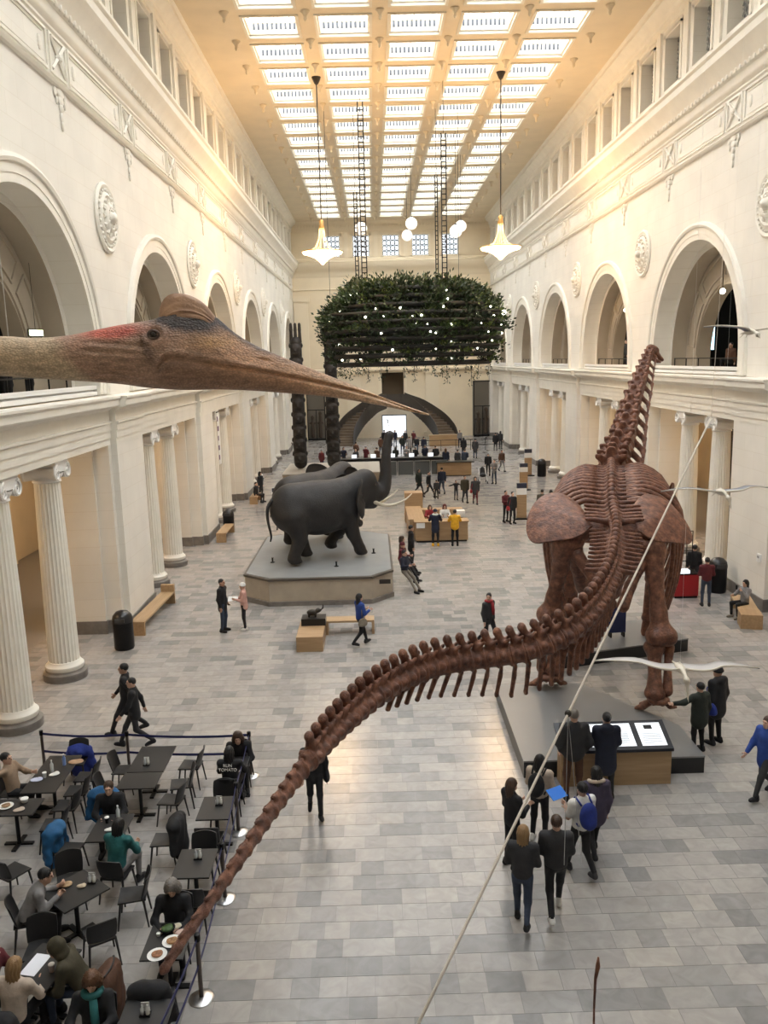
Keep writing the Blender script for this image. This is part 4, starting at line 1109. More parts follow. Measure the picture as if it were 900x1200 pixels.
# ------------------------------------------------------------------ small hanging pterosaurs
def build_flyers():
    bone = mat('pale_bone', (.66,.60,.50), .45); skin = mat('pale_wing', (.50,.47,.45), .5); grey = mat('grey_wing', (.30,.30,.33), .5)
    def flyer(loc, span, rz, droop, wm, lab, head_down=.25, tilt=0.0):
        o = empty('hanging_pterosaur', lab, 'pterosaur', loc, rz)
        h = span/2
        blob('body', [ell((0,0,0),(.055,.13,.05)), cap((0,-.1,.01),(0,-.22,-.03),.028,.022), ell((0,-.25,-.05),(.035,.05,.04)), cap((0,-.26,-.06),(0,-.34,-.06-head_down),.026,.006), cap((0,.1,0),(0,.3,-.03),.022,.008), cap((0,.05,.0),(0,.02,.06),.02,.012), cap((-.03,.1,-.02),(-.05,.2,-.09),.012,.008), cap((.03,.1,-.02),(.05,.2,-.09),.012,.008)], .011, bone, o, .02)
        for sd in (-1, 1):
            n = 24; t = np.linspace(0, 1, n); mb = MB()
            lead = [np.array([sd*(.04+h*ti), -.07-.10*math.sin(PI*min(1, ti*2.2))*(ti < .5)-.02+.24*ti*ti, .02+.05*math.sin(PI*ti*.9)-droop*ti*ti*h+tilt*sd*ti*h]) for ti in t]
            ch = .20*(1-t)**.8+.05*np.sin(PI*t)
            V = []
            for i in range(n):
                for j in range(5):
                    c = j/4; V.append(lead[i]+np.array([0, ch[i]*c, -.012*math.sin(PI*c)]))
            for i in range(n):
                for j in range(5):
                    c = j/4; V.append(lead[i]+np.array([0, ch[i]*c, -.012*math.sin(PI*c)-.006]))
            F = []
            for b_ in (0, n*5):
                for i in range(n-1):
                    for j in range(4): F.append((b_+i*5+j, b_+i*5+j+1, b_+(i+1)*5+j+1, b_+(i+1)*5+j))
            for i in range(n-1): F.append((i*5, (i+1)*5, n*5+(i+1)*5, n*5+i*5)); F.append((i*5+4, (i+1)*5+4, n*5+(i+1)*5+4, n*5+i*5+4))
            mb.add(V, F); w = mb.obj('wing', wm, o, True)
            mb = MB(); mb.tube(lead, list(np.linspace(.016,.004,n)), 7); mb.obj('wing_finger', bone, w, True)
        mb = MB(); mb.tube([(0,0,.03),(0,0,ZC-loc[2])], .0011, 4); mb.obj('suspension_wire', M_WHITE, o)
    flyer((5.1,12,6.56), 1.62, rad(2), .02, grey, 'small hanging pterosaur with grey wings held level, before the column shafts', .14)
    flyer((3.45,9,5.03), 1.85, rad(-3), .05, skin, 'small hanging pterosaur with pale translucent-looking wings, above the couple in dark coats', .22, -.06)
    flyer((5.84,13,8.89), 1.25, rad(4), -.02, grey, 'small hanging pterosaur with thin dark wings, before the upper gallery arch', .05, -.08)
    # dark wing tip at the upper left wall
    o = blob('hanging_bird', [ell((0,0,0),(.10,.03,.03)), cap((.05,0,0),(.13,0,-.05),.025,.01), cap((-.05,0,.0),(-.5,.02,.06),.03,.012), cap((.02,0,-.01),(.09,.02,.03),.02,.008)], .014, mat('black_feather', (.01,.01,.01), .5), None, .02)
    o.location = (-5.55, 12, 12.12); tag(o, 'small black bird-like shape hanging before the white upper wall', 'bird')
    # slanting rope with thin hanging wires
    mb = MB(); A, B = np.array([-.12,4.6,3.75]), np.array([4.896,12,7.653])
    mb.tube([A+(B-A)*t for t in np.linspace(0, 1, 10)], .013, 8); r = mb.obj('rope', mat('pale_rope', (.62,.55,.46), .7, bump=.5, bscale=200), None, True)
    tag(r, 'taut pale rope slanting across the hall above the visitors', 'rope')
    k = A+(B-A)*.38
    mb = MB(); mb.tube([B, B+[.9,2.0,3.0]], .0028, 5); mb.obj('upper_wire', mat('pale_rope', (.6,.5,.4)), r)
    mb = MB(); mb.ball(k, .035, 8, 6); mb.obj('knot', M_BRONZE, r)
    for dx in (-.05, .12):
        mb = MB(); mb.tube([k, k+[dx,-.15,-1.5]], .0035, 4); mb.obj('hanging_wire', M_CHROME, r)
    mb = MB(); mb.tube([(1.42,5.0,4.15),(1.43,5.02,4.36),(1.445,5.02,4.46),(1.447,5.02,4.53)], [.008,.011,.017,.006], 7)
    mb.tube([(1.42,5.0,4.15),(1.40,4.9,3.2)], .008, 6)
    tag(mb.obj('tail_tip', M_BONE, None, True), 'thin brown bony tip rising by itself over the tiled floor', 'tail tip')
build_flyers()
# ------------------------------------------------------------------ hanging garden
def build_garden():
    C = np.array([2.55, 51.0, 0]); root = empty('hanging_garden', 'huge suspended garden of dark rails overgrown with trailing green plants and tiny lamps', 'hanging garden', (C[0], C[1], 8.2))
    zz = [8.35,8.82,9.28,9.75,10.22,10.69,11.16,11.63,12.1,12.55]
    aa = [4.55,4.8,4.95,5.15,5.25,5.2,5.0,4.6,4.1,3.6]
    rail = mat('dark_rail', (.009,.0085,.007), .7)
    r = np.random.RandomState(5)
    greens = [mat('leaf_dark', (.012,.028,.009), .5, var=.3, vscale=5), mat('leaf_mid', (.032,.062,.014), .5, var=.3, vscale=5), mat('leaf_lime', (.10,.14,.026), .5, var=.3, vscale=5), mat('leaf_grey', (.055,.075,.04), .55)]
    def leaves(P, D, size, mi):
        # P (n,3) centres, D (n,3) directions
        n = len(P); D = D/np.linalg.norm(D, axis=1)[:, None]
        S = np.cross(D, r.normal(size=(n,3))); S /= np.linalg.norm(S, axis=1)[:, None]
        L = size*(.6+.8*r.rand(n))[:, None]; w = L*.28
        V = np.stack([P, P+D*L*.5+S*w, P+D*L, P+D*L*.5-S*w], 1).reshape(-1, 3)
        return V, np.full(n, mi)
    for li, (z, a) in enumerate(zip(zz, aa)):
        dz = z-8.2
        for fr in (1.0, .62):
            ax, ay = a*fr, a*fr*.82
            n = 48; pts = []
            for i in range(n+1):
                t = 2*PI*i/n; pts.append((ax*math.cos(t), ay*math.sin(t), dz))
            mb = MB(); mb.tube(pts, .14, 7, False); ro = mb.obj('planter_rail', rail, root, True)
        if li in (2, 6):
            for yo in (-3.2, 0, 3.2):
                mb = MB(); mb.tube([(-a*.95,yo,dz),(a*.95,yo,dz)], .09, 6); mb.obj('cross_rail', rail, root, True)
        Vs = []; Ms = []
        ncl = 105
        for c in range(ncl):
            t = r.rand()*2*PI; fr = 1.0 if r.rand() < .72 else .62
            p = np.array([a*fr*math.cos(t), a*fr*.82*math.sin(t), dz+.06])
            dens = [.25,.3,.38,.42,.5,.8,.9,1,1,1][li]
            if r.rand() > dens: continue
            nl = r.randint(25, 60); typ = r.choice([0,0,0,1,1,2,3], p=[.2,.17,.16,.2,.14,.06,.07])
            out = np.array([math.cos(t), math.sin(t), 0])
            sp = r.normal(size=(nl,3))*np.array([.26,.26,.18])+np.array([0,0,.12])+out*.08
            if li < 5: sp[:, 2] = sp[:, 2]*.55+.04
            elif r.rand() < .35: sp[:, 2] -= r.rand(nl)*.5
            D = sp*1.0+out*.25+np.array([0,0,.25])+r.normal(size=(nl,3))*.25
            v, m_ = leaves(p+sp, D, .20, typ); Vs.append(v); Ms.append(m_)
        # upright tufts on the top rails
        if li >= 8:
            for c in range(60):
                t = r.rand()*2*PI; f_ = r.rand()**.5
                p = np.array([a*f_*math.cos(t), a*f_*.82*math.sin(t), dz+.1]); nl = 26
                hgt = .25+.55*r.rand()
                sp = r.normal(size=(nl,3))*np.array([.2,.2,.12])+np.array([0,0,1])*(r.rand(nl)*hgt)[:, None]
                v, m_ = leaves(p+sp, sp+np.array([0,0,.4])+r.normal(size=(nl,3))*.3, .22, r.choice([0,1,3])); Vs.append(v); Ms.append(m_)
        V = np.concatenate(Vs); Mi = np.concatenate(Ms); n = len(Mi)
        F = [(4*i,4*i+1,4*i+2,4*i+3) for i in range(n)]
        me = bpy.data.meshes.new('foliage'); me.from_pydata(V.tolist(), [], F)
        for g in greens: me.materials.append(g)
        me.polygons.foreach_set('material_index', Mi.astype(int).tolist()); me.update()
        tag(link('foliage', me, root), kind='stuff')
    # trailing vines under the lowest rail
    for c in range(22):
        t = PI+PI*(c+.5)/22+r.normal()*.05 if c < 18 else r.rand()*2*PI
        p0 = np.array([4.5*math.cos(t), 3.7*math.sin(t), .05]); L = .35+.9*r.rand()**1.5
        mb = MB(); q = [p0+[r.normal()*.05*s, 0, -L*s] for s in np.linspace(0, 1, 7)]; mb.tube(q, .012, 4)
        v = mb.obj('vine', greens[0], root)
        n = int(26*L)+6; s = r.rand(n); P = p0+np.stack([r.normal(size=n)*.10, r.normal(size=n)*.08, -L*s], 1)
        V, m_ = leaves(P, r.normal(size=(n,3))+np.array([0,0,-.6]), .13, 0)
        me = bpy.data.meshes.new('vine_leaves'); me.from_pydata(V.tolist(), [], [(4*i,4*i+1,4*i+2,4*i+3) for i in range(n)]); me.materials.append(greens[int(r.randint(0,2))])
        tag(link('vine_leaves', me, v), kind='stuff')
    # small lamps in the greenery
    lm = MB().ball((0,0,0), .06, 8, 6).mesh('grow_lamp', mat('grow_lamp', (1,1,.9), .3, emis=(1.0,.98,.78), es=5.0), True)
    for c in range(46):
        li = r.randint(0, 9); t = PI+PI*r.rand(); a = aa[li]*1.02
        o = link('grow_lamp', lm, root); o.location = (a*math.cos(t), a*.82*math.sin(t)-.12, zz[li]-8.2+.22+.1*r.rand()); s = .6+.6*r.rand(); o.scale = (s,)*3
    big = link('grow_lamp', lm, root); big.location = (5.35,-.6,3.0); big.scale = (2.4,)*3
    # lattice hoist masts and wires
    def mast(x, y, z0, z1, w):
        mb = MB(); x -= C[0]; y -= C[1]; z0 -= 8.2; z1 -= 8.2
        for e in (-1, 1): mb.tube([(x+e*w,y,z0),(x+e*w,y,z1)], .035, 5)
        z = z0
        while z < z1-.2: mb.box(x-w,x+w,y-.03,y+.03,z,z+.05); z += .28
        mb.tube([(x,y,z1),(x,y,ZC-8.2)], .012, 4)
        mb.obj('hoist_mast', rail, root)
    mast(-.3, 48.9, 13.2, 22.6, .14); mast(-.77, 53, 13.2, 18.67, .09); mast(4.2, 48, 13.0, 20.66, .13); mast(4.17, 53, 13.2, 19.55, .07)
    for wx_ in (-2.5, 5.5):
        mb = MB(); mb.tube([(wx_-C[0],2,4),(wx_-C[0],2,ZC-8.2)], .012, 4); mb.obj('suspension_wire', rail, root)
    # round white globes beyond the garden
    gm = MB().ball((0,0,0), .42, 14, 10).mesh('globe', mat('globe_white', (.9,.88,.84), .4, emis=(1,.95,.86), es=.6), True)
    for i, (x, z) in enumerate(((-.53,17.58),(2.97,17.84),(2.66,17.05),(6.4,17.59),(6.05,17.26))):
        gy = [58.05,61.3,67.8,64.55,58.05][i]
        o = empty('globe_lamp', 'round white globe lamp hanging beyond the suspended garden', 'globe lamp', (x*gy/60, gy, 8.6+(z-8.6)*gy/60), 0, 'white globe lamps beyond the garden')
        link('globe', gm, o)
        mb = MB(); mb.tube([(0,0,.4),(0,0,ZC-8.6-(z-8.6)*gy/60)], .012, 4); mb.obj('cord', rail, o)
        MB().lathe([(.10,.36),(.14,.40),(.05,.5)], 8).obj('fitting', M_BRONZE, o)
build_garden()

# ------------------------------------------------------------------ chandeliers
def build_chandelier(x, y, lab):
    o = empty('chandelier', lab, 'chandelier', (x, y, 13.8), 0)
    gold = mat('chandelier_brass', (.55,.36,.14), .35, .8); glow = mat('lit_crystal', (1,.9,.7), .3, emis=(1.0,.66,.32), es=8.0)
    mb = MB(); mb.tube([(0,0,2.3),(0,0,ZC-13.8)], .035, 6); mb.obj('chain', M_BRONZE, o)
    MB().lathe([(.02,ZC-13.8-.4),(.12,ZC-13.8-.3),(.25,ZC-13.8)], 10).obj('ceiling_rose', M_BRONZE, o)
    MB().lathe([(.05,2.35),(.14,2.25),(.10,2.1),(.16,2.0),(.12,1.8)], 12).obj('crown', gold, o, True)
    b = MB(); b.lathe([(.04,0),(.2,.16),(.42,.34),(.75,.48),(1.05,.56),(1.1,.66),(1.0,.72),(.6,.72)], 28); b.obj('bowl', glow, o, True)
    mb = MB()
    for i in range(10):
        a = 2*PI*i/10; c, s = math.cos(a), math.sin(a)
        mb.tube([(.75*c,.75*s,.72),(.4*c,.4*s,.9),(.18*c,.18*s,1.35),(.12*c,.12*s,1.95)], .014, 5)
    mb.obj('bead_strands', mat('lit_beads', (.5,.4,.25), .3, emis=(1.0,.62,.28), es=.5), o, True)
    mb = MB().lathe([(1.08,.64),(1.16,.67),(1.08,.71)], 28, caps=False); mb.obj('rim', gold, o, True)
    ld = bpy.data.lights.new('chandelier_light', 'POINT'); ld.energy = CHANDELIER_W; ld.color = (1.0,.63,.31); ld.shadow_soft_size = 1.0
    l = link('chandelier_light', ld, o); l.location = (0, 0, 2.0)
build_chandelier(-2.55, 47.0, 'lit crystal chandelier on the side of the totem poles')
build_chandelier(7.15, 46.8, 'lit crystal chandelier on the side of the dinosaur skeleton')
# ------------------------------------------------------------------ far end of the hall: stairs, totems, counters
M_OAK = wood('oak', (.44,.29,.155), (.35,.22,.11), 1.0)
M_OAKX = wood('oak_lengthwise', (.47,.32,.18), (.38,.25,.13), 1.0, axis=0)
M_OAKY = wood('oak_crosswise', (.47,.32,.18), (.38,.25,.13), 1.0, axis=1)
M_SCREEN = mat('lit_screen', (.5,.5,.52), .3, emis=(.90,.95,1.0), es=.75)
def part_box(name, root, m, *b):
    mb = MB()
    for q in b: mb.box(*q)
    return mb.obj(name, m, root)
def build_far():
    stone = mat('stair_stone', (.16,.12,.085), .6, var=.15, vscale=2); dark = mat('stair_parapet', (.055,.045,.036), .6, var=.15, vscale=1)
    for sd in (-1, 1):
        xm = 2.25
        o = empty('curved_staircase', 'dark curved staircase sweeping up to the upper doorway, on the %s' % ('totem pole side' if sd < 0 else 'glass case side'), 'staircase', (xm+sd*5.2, 85.0, 0))
        n = 18; ts = np.linspace(0, 1, n+1)
        path = catmull([(5.4,84.6,0),(5.15,86.6,1.0),(4.2,88.6,2.2),(2.6,89.9,3.4),(1.0,90.3,4.1)], n+1)
        d = np.gradient(path[:, :2], axis=0); d /= np.linalg.norm(d, axis=1)[:, None]; nr = np.stack([d[:, 1], -d[:, 0]], 1)
        W2 = .95
        X = lambda p: (sd*p[0]+sd*(0)-sd*5.2, p[1]-85.0)
        for i in range(n):
            a0, a1 = path[i, :2]+nr[i]*W2, path[i, :2]-nr[i]*W2; b0, b1 = path[i+1, :2]+nr[i+1]*W2, path[i+1, :2]-nr[i+1]*W2
            z1 = path[i+1, 2]; z0 = max(0, path[i, 2]-.5)
            poly = [X(a0), X(a1), X(b1), X(b0)]
            if sd < 0: poly = poly[::-1]
            MB().prism(poly, z0, z1).obj('step', stone, o)
        for e in (-1, 1):
            mb = MB(); V = []
            for i in range(n+1):
                p = path[i, :2]+nr[i]*e*(W2+.08); q = path[i, :2]+nr[i]*e*(W2+.02)
                zt = path[i, 2]+.95; zb = max(0, path[i, 2]-.65)
                for (pp, z) in ((p, zb), (p, zt), (q, zt), (q, zb)): x_, y_ = X(pp); V.append((x_, y_, z))
            F = [(i*4+j, i*4+(j+1)%4, i*4+4+(j+1)%4, i*4+4+j) for i in range(n) for j in range(4)]+[(0,1,2,3), (n*4+3,n*4+2,n*4+1,n*4)]
            mb.add(V, F); mb.obj('parapet', dark, o)
    ld = empty('stair_landing', 'dark stone landing joining the two curved staircases below the upper doorway', 'landing', (2.25, 90.9, 0))
    part_box('slab', ld, dark, (-.9,.9,-1.3,1.5,3.75,4.1)); part_box('parapet', ld, dark, (-.9,.9,-1.3,-1.2,4.1,4.95))
    # lit doorway screen under the landing
    s = empty('projection_screen', 'bright white lit screen with dark animal silhouettes under the landing', 'screen', (2.25, 90.6, 0))
    part_box('panel', s, M_SCREEN, (-1.27,1.27,0,.06,.25,2.6)); part_box('frame', s, M_BLACKM, (-1.35,-1.27,-.02,.08,0,2.7),(1.27,1.35,-.02,.08,0,2.7),(-1.35,1.35,-.02,.08,2.6,2.7))
    blob('silhouette', [ell((-.7,-.05,1.9),(.16,.02,.28)), ell((-.65,-.05,1.5),(.1,.02,.2)), cap((-.7,-.05,2.1),(-.85,-.05,2.2),.05,.03)], .04, M_DARK, s, .03)
    # tall glass cases either side
    for sd, x, lab in ((-1,-6.3,'tall dark-framed glass case holding a brown totem figure, on the totem pole side'), (1,12.05,'tall dark-framed glass case with figures, on the far wall by the kiosks')):
        c = empty('glass_case', lab, 'display case', (x, 92.1, 0))
        w, h = 1.0, 6.1
        part_box('frame', c, M_BLACKM, (-w,-w+.1,-.5,-.4,0,h),(w-.1,w,-.5,-.4,0,h),(-w,w,-.5,-.4,h-.12,h),(-w,w,-.5,-.4,0,.2),(-w,w,-.5,-.4,3.3,3.4),(-.04,.04,-.5,-.4,0,3.3))
        part_box('backing', c, mat('case_interior', (.16,.14,.11), .7), (-w,w,.4,.5,0,h))
        part_box('glass', c, mat('case_glass', (.10,.10,.09), .08, spec=.6), (-w+.1,w-.1,-.30,-.28,.2,.25))
        for fx in (-.45, .4): blob('figure', [cap((fx,0,.4),(fx,0,2.4+fx*.5),.22,.16), ell((fx,0,2.75+fx*.5),(.2,.18,.26)), cap((fx-.3,0,1.9),(fx+.3,0,1.9),.1,.1)], .07, mat('carved_brown', (.07,.05,.035), .7), c, .08)
    # totem poles on a plinth
    p = empty('totem_plinth', 'long low beige plinth with two information screens, carrying the totem poles', 'plinth', (-3.0, 60.0, 0))
    part_box('body', p, mat('plinth_tan', (.34,.27,.19), .6, var=.06), (-3.4,3.3,-3,3,0,.9)); part_box('top', p, mat('plinth_top', (.42,.38,.32), .5), (-3.45,3.35,-3.05,3.05,.9,.97))
    part_box('screen', p, M_SCREEN, (-1.55,-.65,-3.04,-3.0,.4,.78)); part_box('screen', p, mat('blue_screen', (.2,.4,.9), .3, emis=(.3,.5,1.0), es=1.3), (-.2,.5,-3.04,-3.0,.4,.78))
    tm = mat('charred_cedar', (.022,.018,.015), .65, var=.35, vscale=6, bump=.8, bscale=9)
    for x, lab in ((-5.35, 'dark carved totem pole with three pronged figures on top, closer to the wall'), (-2.95, 'dark carved totem pole, partly behind the hanging garden')):
        t = empty('totem_pole', lab, 'totem pole', (x, 59.6, .97))
        pr = [cap((0,0,.5),(0,0,9.2),.52,.44)]
        rr = random.Random(int(x*10))
        z = .4
        blob('shaft', [cap((0,0,.5),(0,0,9.0),.5,.42,sc=(1,1,1))], .16, tm, t, .1)
        while z < 8.6:
            hgt = .7+.35*rr.random(); s_ = 1-z*.018
            face = [ell((0,-.32*s_,z+hgt*.5),(.46*s_,.3,hgt*.5)), cap((0,-.5*s_,z+hgt*.55),(0,-.72*s_,z+hgt*.42),.11,.07), ell((-.2,-.56*s_,z+hgt*.68),(.1,.06,.08)), ell((.2,-.56*s_,z+hgt*.68),(.1,.06,.08)), cap((-.22,-.58*s_,z+hgt*.24),(.22,-.58*s_,z+hgt*.24),.06,.06), ell((-.45*s_,-.1,z+hgt*.8),(.12,.15,.2)), ell((.45*s_,-.1,z+hgt*.8),(.12,.15,.2))]
            blob('carved_figure', face, .06, tm, t, .05); z += hgt
        for dx in (-.3,0,.3): blob('watchman', [cap((dx,0,9.0),(dx,0,9.75),.14,.11), ell((dx,-.02,9.85),(.13,.13,.16)), cap((dx,0,10.0),(dx,0,10.25),.12,.10)], .05, tm, t, .04)
    # ticket counters and glass barriers near the crowd
    c = empty('ticket_counter', 'long dark-topped wooden ticket counter with glowing laptop screens', 'counter', (5.9, 61.2, 0))
    part_box('body', c, M_OAK, (-1.25,1.25,-.4,.4,.06,1.0)); part_box('top', c, M_BLACKM, (-1.35,1.45,-.5,.5,1.0,1.06)); part_box('plinth', c, M_BLACKM, (-1.2,1.2,-.36,.36,0,.06))
    c = empty('black_counter', 'long black-draped counter behind the glass barrier panels', 'counter', (1.1, 64.5, 0))
    part_box('body', c, mat('black_drape', (.012,.012,.014), .7), (-4.4,4.6,-.4,.4,0,1.0)); part_box('top', c, M_BLACKM, (-4.5,4.7,-.45,.45,1.0,1.05))
    for k in range(5):
        l = empty('laptop', 'small lit laptop screen on the black counter', 'laptop', (-1.6+1.5*k, 64.5, 1.05), 0, 'laptops on the black counter')
        part_box('screen', l, M_SCREEN, (-.2,.2,.08,.1,.02,.3)); part_box('keyboard', l, M_BLACKM, (-.2,.2,-.16,.1,0,.02))
    for k in range(4):
        x = 1.05+1.25*k
        b = empty('glass_barrier', 'waist-high steel-framed barrier panel before the black counter', 'barrier', (x, 61.4, 0), 0, 'barrier panels before the counter')
        part_box('frame', b, M_CHROME, (-.6,-.56,-.03,.03,0,1.15),(.56,.6,-.03,.03,0,1.15),(-.6,.6,-.03,.03,1.1,1.15)); part_box('panel', b, mat('smoked_panel', (.10,.11,.11), .2), (-.56,.56,-.01,.01,.1,1.1))
    for k, (x, lab) in enumerate(((6.3,'oak reception desk at the foot of the staircase on the glass case side'), )):
        d = empty('reception_desk', lab, 'desk', (x+.7, 82.6, 0)); part_box('body', d, M_OAK, (-1.5,1.5,-.4,.4,0,1.05)); part_box('top', d, M_OAKX, (-1.55,1.55,-.45,.45,1.05,1.1))
    rl = empty('queue_railing', 'long thin dark railing in front of the staircases', 'railing', (7.5, 78.0, 0))
    part_box('rail', rl, M_BLACKM, (-4,4.5,-.02,.02,.98,1.03)); part_box('rail', rl, M_BLACKM, (-4,4.5,-.02,.02,.5,.54))
    for k in range(7): part_box('post', rl, M_BLACKM, (-4+1.4*k-.02,-4+1.4*k+.02,-.02,.02,0,1.0))
    # information desk with oak panels
    d = empty('information_desk', 'square oak information desk with low counters and seats inside', 'desk', (3.0, 40.2, 0))
    part_box('front_counter', d, M_OAK, (-1.15,1.35,-1.7,-1.0,.08,.95)); part_box('front_top', d, M_OAKX, (-1.2,1.4,-1.75,-.95,.95,1.0)); part_box('kick_plate', d, M_BLACKM, (-1.1,1.3,-1.68,-1.05,0,.08))
    part_box('side_counter', d, M_OAK, (-1.4,-.7,-1.0,2.6,0,.95)); part_box('side_top', d, M_OAKY, (-1.45,-.65,-1.0,2.65,.95,1.0)); part_box('tower', d, M_OAK, (-1.45,-.5,3.2,4.1,0,1.6))
    part_box('back_counter', d, M_OAK, (-.7,1.5,2.0,2.6,0,.9)); part_box('inner_shelf', d, mat('dark_inner', (.03,.025,.02), .6), (-.65,1.1,-.9,.2,.2,.6))
    part_box('brochure_rack', d, M_WHITE, (.95,1.35,-.5,0,.95,1.25)); part_box('sign_card', d, M_WHITE, (-1.1,-.7,-1.76,-1.74,.7,.95))
    # kiosks (oak posts with white cards)
    for x, y, h, lab in ((7.82,43.7,1.95,'tall oak kiosk post with white card beside the pair carrying a red bag'),(9.7,53.5,1.75,'oak kiosk post with white card, between two other kiosks'),(11.2,60.0,1.95,'tall oak kiosk post with white card close to the black bin by the wall'),(-5.6,46.5,1.6,'oak kiosk post with white card beside the elephant plinth')):
        k = empty('information_kiosk', lab, 'kiosk', (x, y, 0))
        part_box('base', k, M_BLACKM, (-.42,.42,-.3,.3,0,.07)); part_box('post', k, M_OAK, (-.26,.26,-.08,.08,.07,h*.68)); part_box('card', k, M_WHITE, (-.26,.26,-.10,.08,h*.68,h*.86)); part_box('header', k, mat('kiosk_header', (.03,.035,.06), .4), (-.26,.26,-.10,.08,h*.86,h))
    b = empty('wall_board', 'tall narrow black poster board leaning by the pier', 'board', (12.3, 45.6, 0), rad(-75))
    part_box('frame', b, M_BLACKM, (-.45,.45,-.03,.03,0,2.3)); part_box('poster', b, mat('poster_grey', (.22,.24,.26), .5), (-.36,.36,-.045,-.03,.25,2.15))
    # benches
    def bench(loc, rz, L, lab, ar=True):
        o = empty('bench', lab, 'bench', loc, rad(rz))
        part_box('seat', o, M_OAKX, (-L/2,L/2,-.24,.24,.40,.46))
        for e in (-1, 1): part_box('end_panel', o, M_OAK, (e*L/2-.05,e*L/2+.05,-.24,.24,0,.46 if not ar else .46))
        return o
    b = bench((-7.75,27.6,0), 88, 3.6, 'long pale oak bench with a raised end, along the pier by the black bin'); part_box('raised_end', b, M_OAK, (1.72,1.86,-.24,.24,.46,.72))
    bench((-7.6,40.9,0), 90, 2.4, 'oak bench against the pier beside the narrow black bin')
    bench((-7.55,51.4,0), 90, 1.6, 'short oak bench with a seated visitor, against a far pier')
    b = empty('corner_bench', 'L-shaped pale oak bench in front of the elephant plinth', 'bench', (-1.2, 25.3, 0))
    part_box('end_block', b, M_OAK, (-1.3,-.5,-1.5,.1,0,.46)); part_box('seat', b, M_OAKX, (-.5,1.05,.0,.5,.40,.46)); part_box('leg', b, M_OAK, (.97,1.05,0,.5,0,.4)); part_box('leg', b, M_OAK, (-.5,-.42,0,.5,0,.4))
    m = empty('touch_model', 'black box with a small bronze elephant model on the corner bench', 'model', (-2.05, 25.15, .46))
    part_box('box', m, mat('black_box', (.012,.012,.014), .35), (-.38,.38,-.26,.26,0,.22))
    blob('figurine', [ell((-.05,0,.36),(.17,.09,.1)), ell((.14,0,.42),(.08,.07,.08)), cap((.2,0,.4),(.3,0,.5),.03,.02), cap((.3,0,.5),(.3,0,.62),.022,.015)]+[cap((x,y,.32),(x,y,.23),.035,.035) for x in (-.15,.06) for y in (-.05,.05)], .018, M_BRONZE, m, .03)
    b = empty('bench', 'oak bench with solid ends where a woman sits with her phone', 'bench', (12.0, 25.9, 0), rad(75))
    part_box('end_block', b, M_OAK, (-1.2,-.55,-.32,.32,0,.46)); part_box('seat', b, M_OAKX, (-.55,1.1,-.3,.3,.38,.46)); part_box('end_panel', b, M_OAK, (1.0,1.1,-.3,.3,0,.38))
    # bins
    def bin_(loc, lab, s=1.0):
        o = empty('trash_bin', lab, 'bin', loc); o.scale = (s,)*3
        MB().lathe([(.27,0),(.29,.05),(.29,.82)], 24).obj('body', M_BLACKM, o, True, 40); MB().lathe([(.30,.82),(.30,.9),(.27,1.02),(.17,1.13),(.02,1.17)], 24).obj('dome_lid', mat('black_dome', (.015,.015,.016), .3), o, True, 40)
        part_box('flap', o, mat('bin_flap', (.03,.03,.032), .3), (-.14,.14,-.30,-.27,.86,.98))
    bin_((-7.9,24.6,0), 'black dome-topped bin beside the long oak bench', 1.05); bin_((-7.7,42.5,0), 'black dome-topped bin partly behind a pier', 1.0)
    bin_((12.35,29.0,0), 'black dome-topped bin beside the bench with the seated woman', 1.1); bin_((12.1,59.5,0), 'black dome-topped bin at the foot of a far pier', 1.1)
    # red trolley kiosk
    r = empty('red_kiosk', 'small red kiosk with a lit screen and dark metal rack', 'kiosk', (10.95, 28.6, 0))
    part_box('cabinet', r, mat('red_panel', (.35,.015,.02), .4), (-.42,.42,-.35,.35,.08,.85)); part_box('screen', r, M_SCREEN, (-.36,.1,-.34,-.05,.86,1.02)); part_box('base', r, M_BLACKM, (-.4,.4,-.33,.33,0,.08)); part_box('top', r, M_BLACKM, (-.42,.42,-.35,.35,.85,.9))
    mb = MB()
    for x in (-.4,-.2,0,.2,.4): mb.tube([(x,.3,.88),(x,.32,2.3)], .018, 5)
    for z in (1.2,1.6,2.0,2.3): mb.tube([(-.4,.31,z),(.4,.31,z)], .015, 5)
    mb.obj('rack', M_BLACKM, r)
    # information desk by the skeleton's hind foot
    d = empty('exhibit_desk', 'sloped oak exhibit desk with two lit text panels, in front of the hind platform', 'desk', (4.85, 15.5, 0))
    part_box('body', d, M_OAKX, (-1.25,.98,-.05,.3,0,.74))
    mb = MB(); mb.add([(-1.27,-.12,.74),(1.0,-.12,.74),(1.0,.62,1.02),(-1.27,.62,1.02),(-1.27,-.12,.80),(1.0,-.12,.80),(1.0,.62,1.08),(-1.27,.62,1.08)], [(0,3,2,1),(4,5,6,7),(0,1,5,4),(1,2,6,5),(2,3,7,6),(3,0,4,7)]); mb.obj('sloped_top', mat('navy_top', (.012,.014,.022), .35), d)
    part_box('support', d, M_BLACKM, (-1.2,.93,.3,.345,.3,.95))
    def slopep(name, x0, x1, t0, t1, m, lift=.004):
        z = lambda t: .80+.28*t; y = lambda t: -.12+.74*t
        mb = MB(); mb.add([(x0,y(t0),z(t0)+lift),(x1,y(t0),z(t0)+lift),(x1,y(t1),z(t1)+lift),(x0,y(t1),z(t1)+lift),(x0,y(t0),z(t0)-.01),(x1,y(t0),z(t0)-.01),(x1,y(t1),z(t1)-.01),(x0,y(t1),z(t1)-.01)], [(0,1,2,3),(4,7,6,5),(0,4,5,1),(1,5,6,2),(2,6,7,3),(3,7,4,0)]); return mb.obj(name, m, d)
    slopep('text_panel', -1.0, .28, .12, .9, M_SCREEN); slopep('text_panel', .40, .90, .12, .9, M_SCREEN)
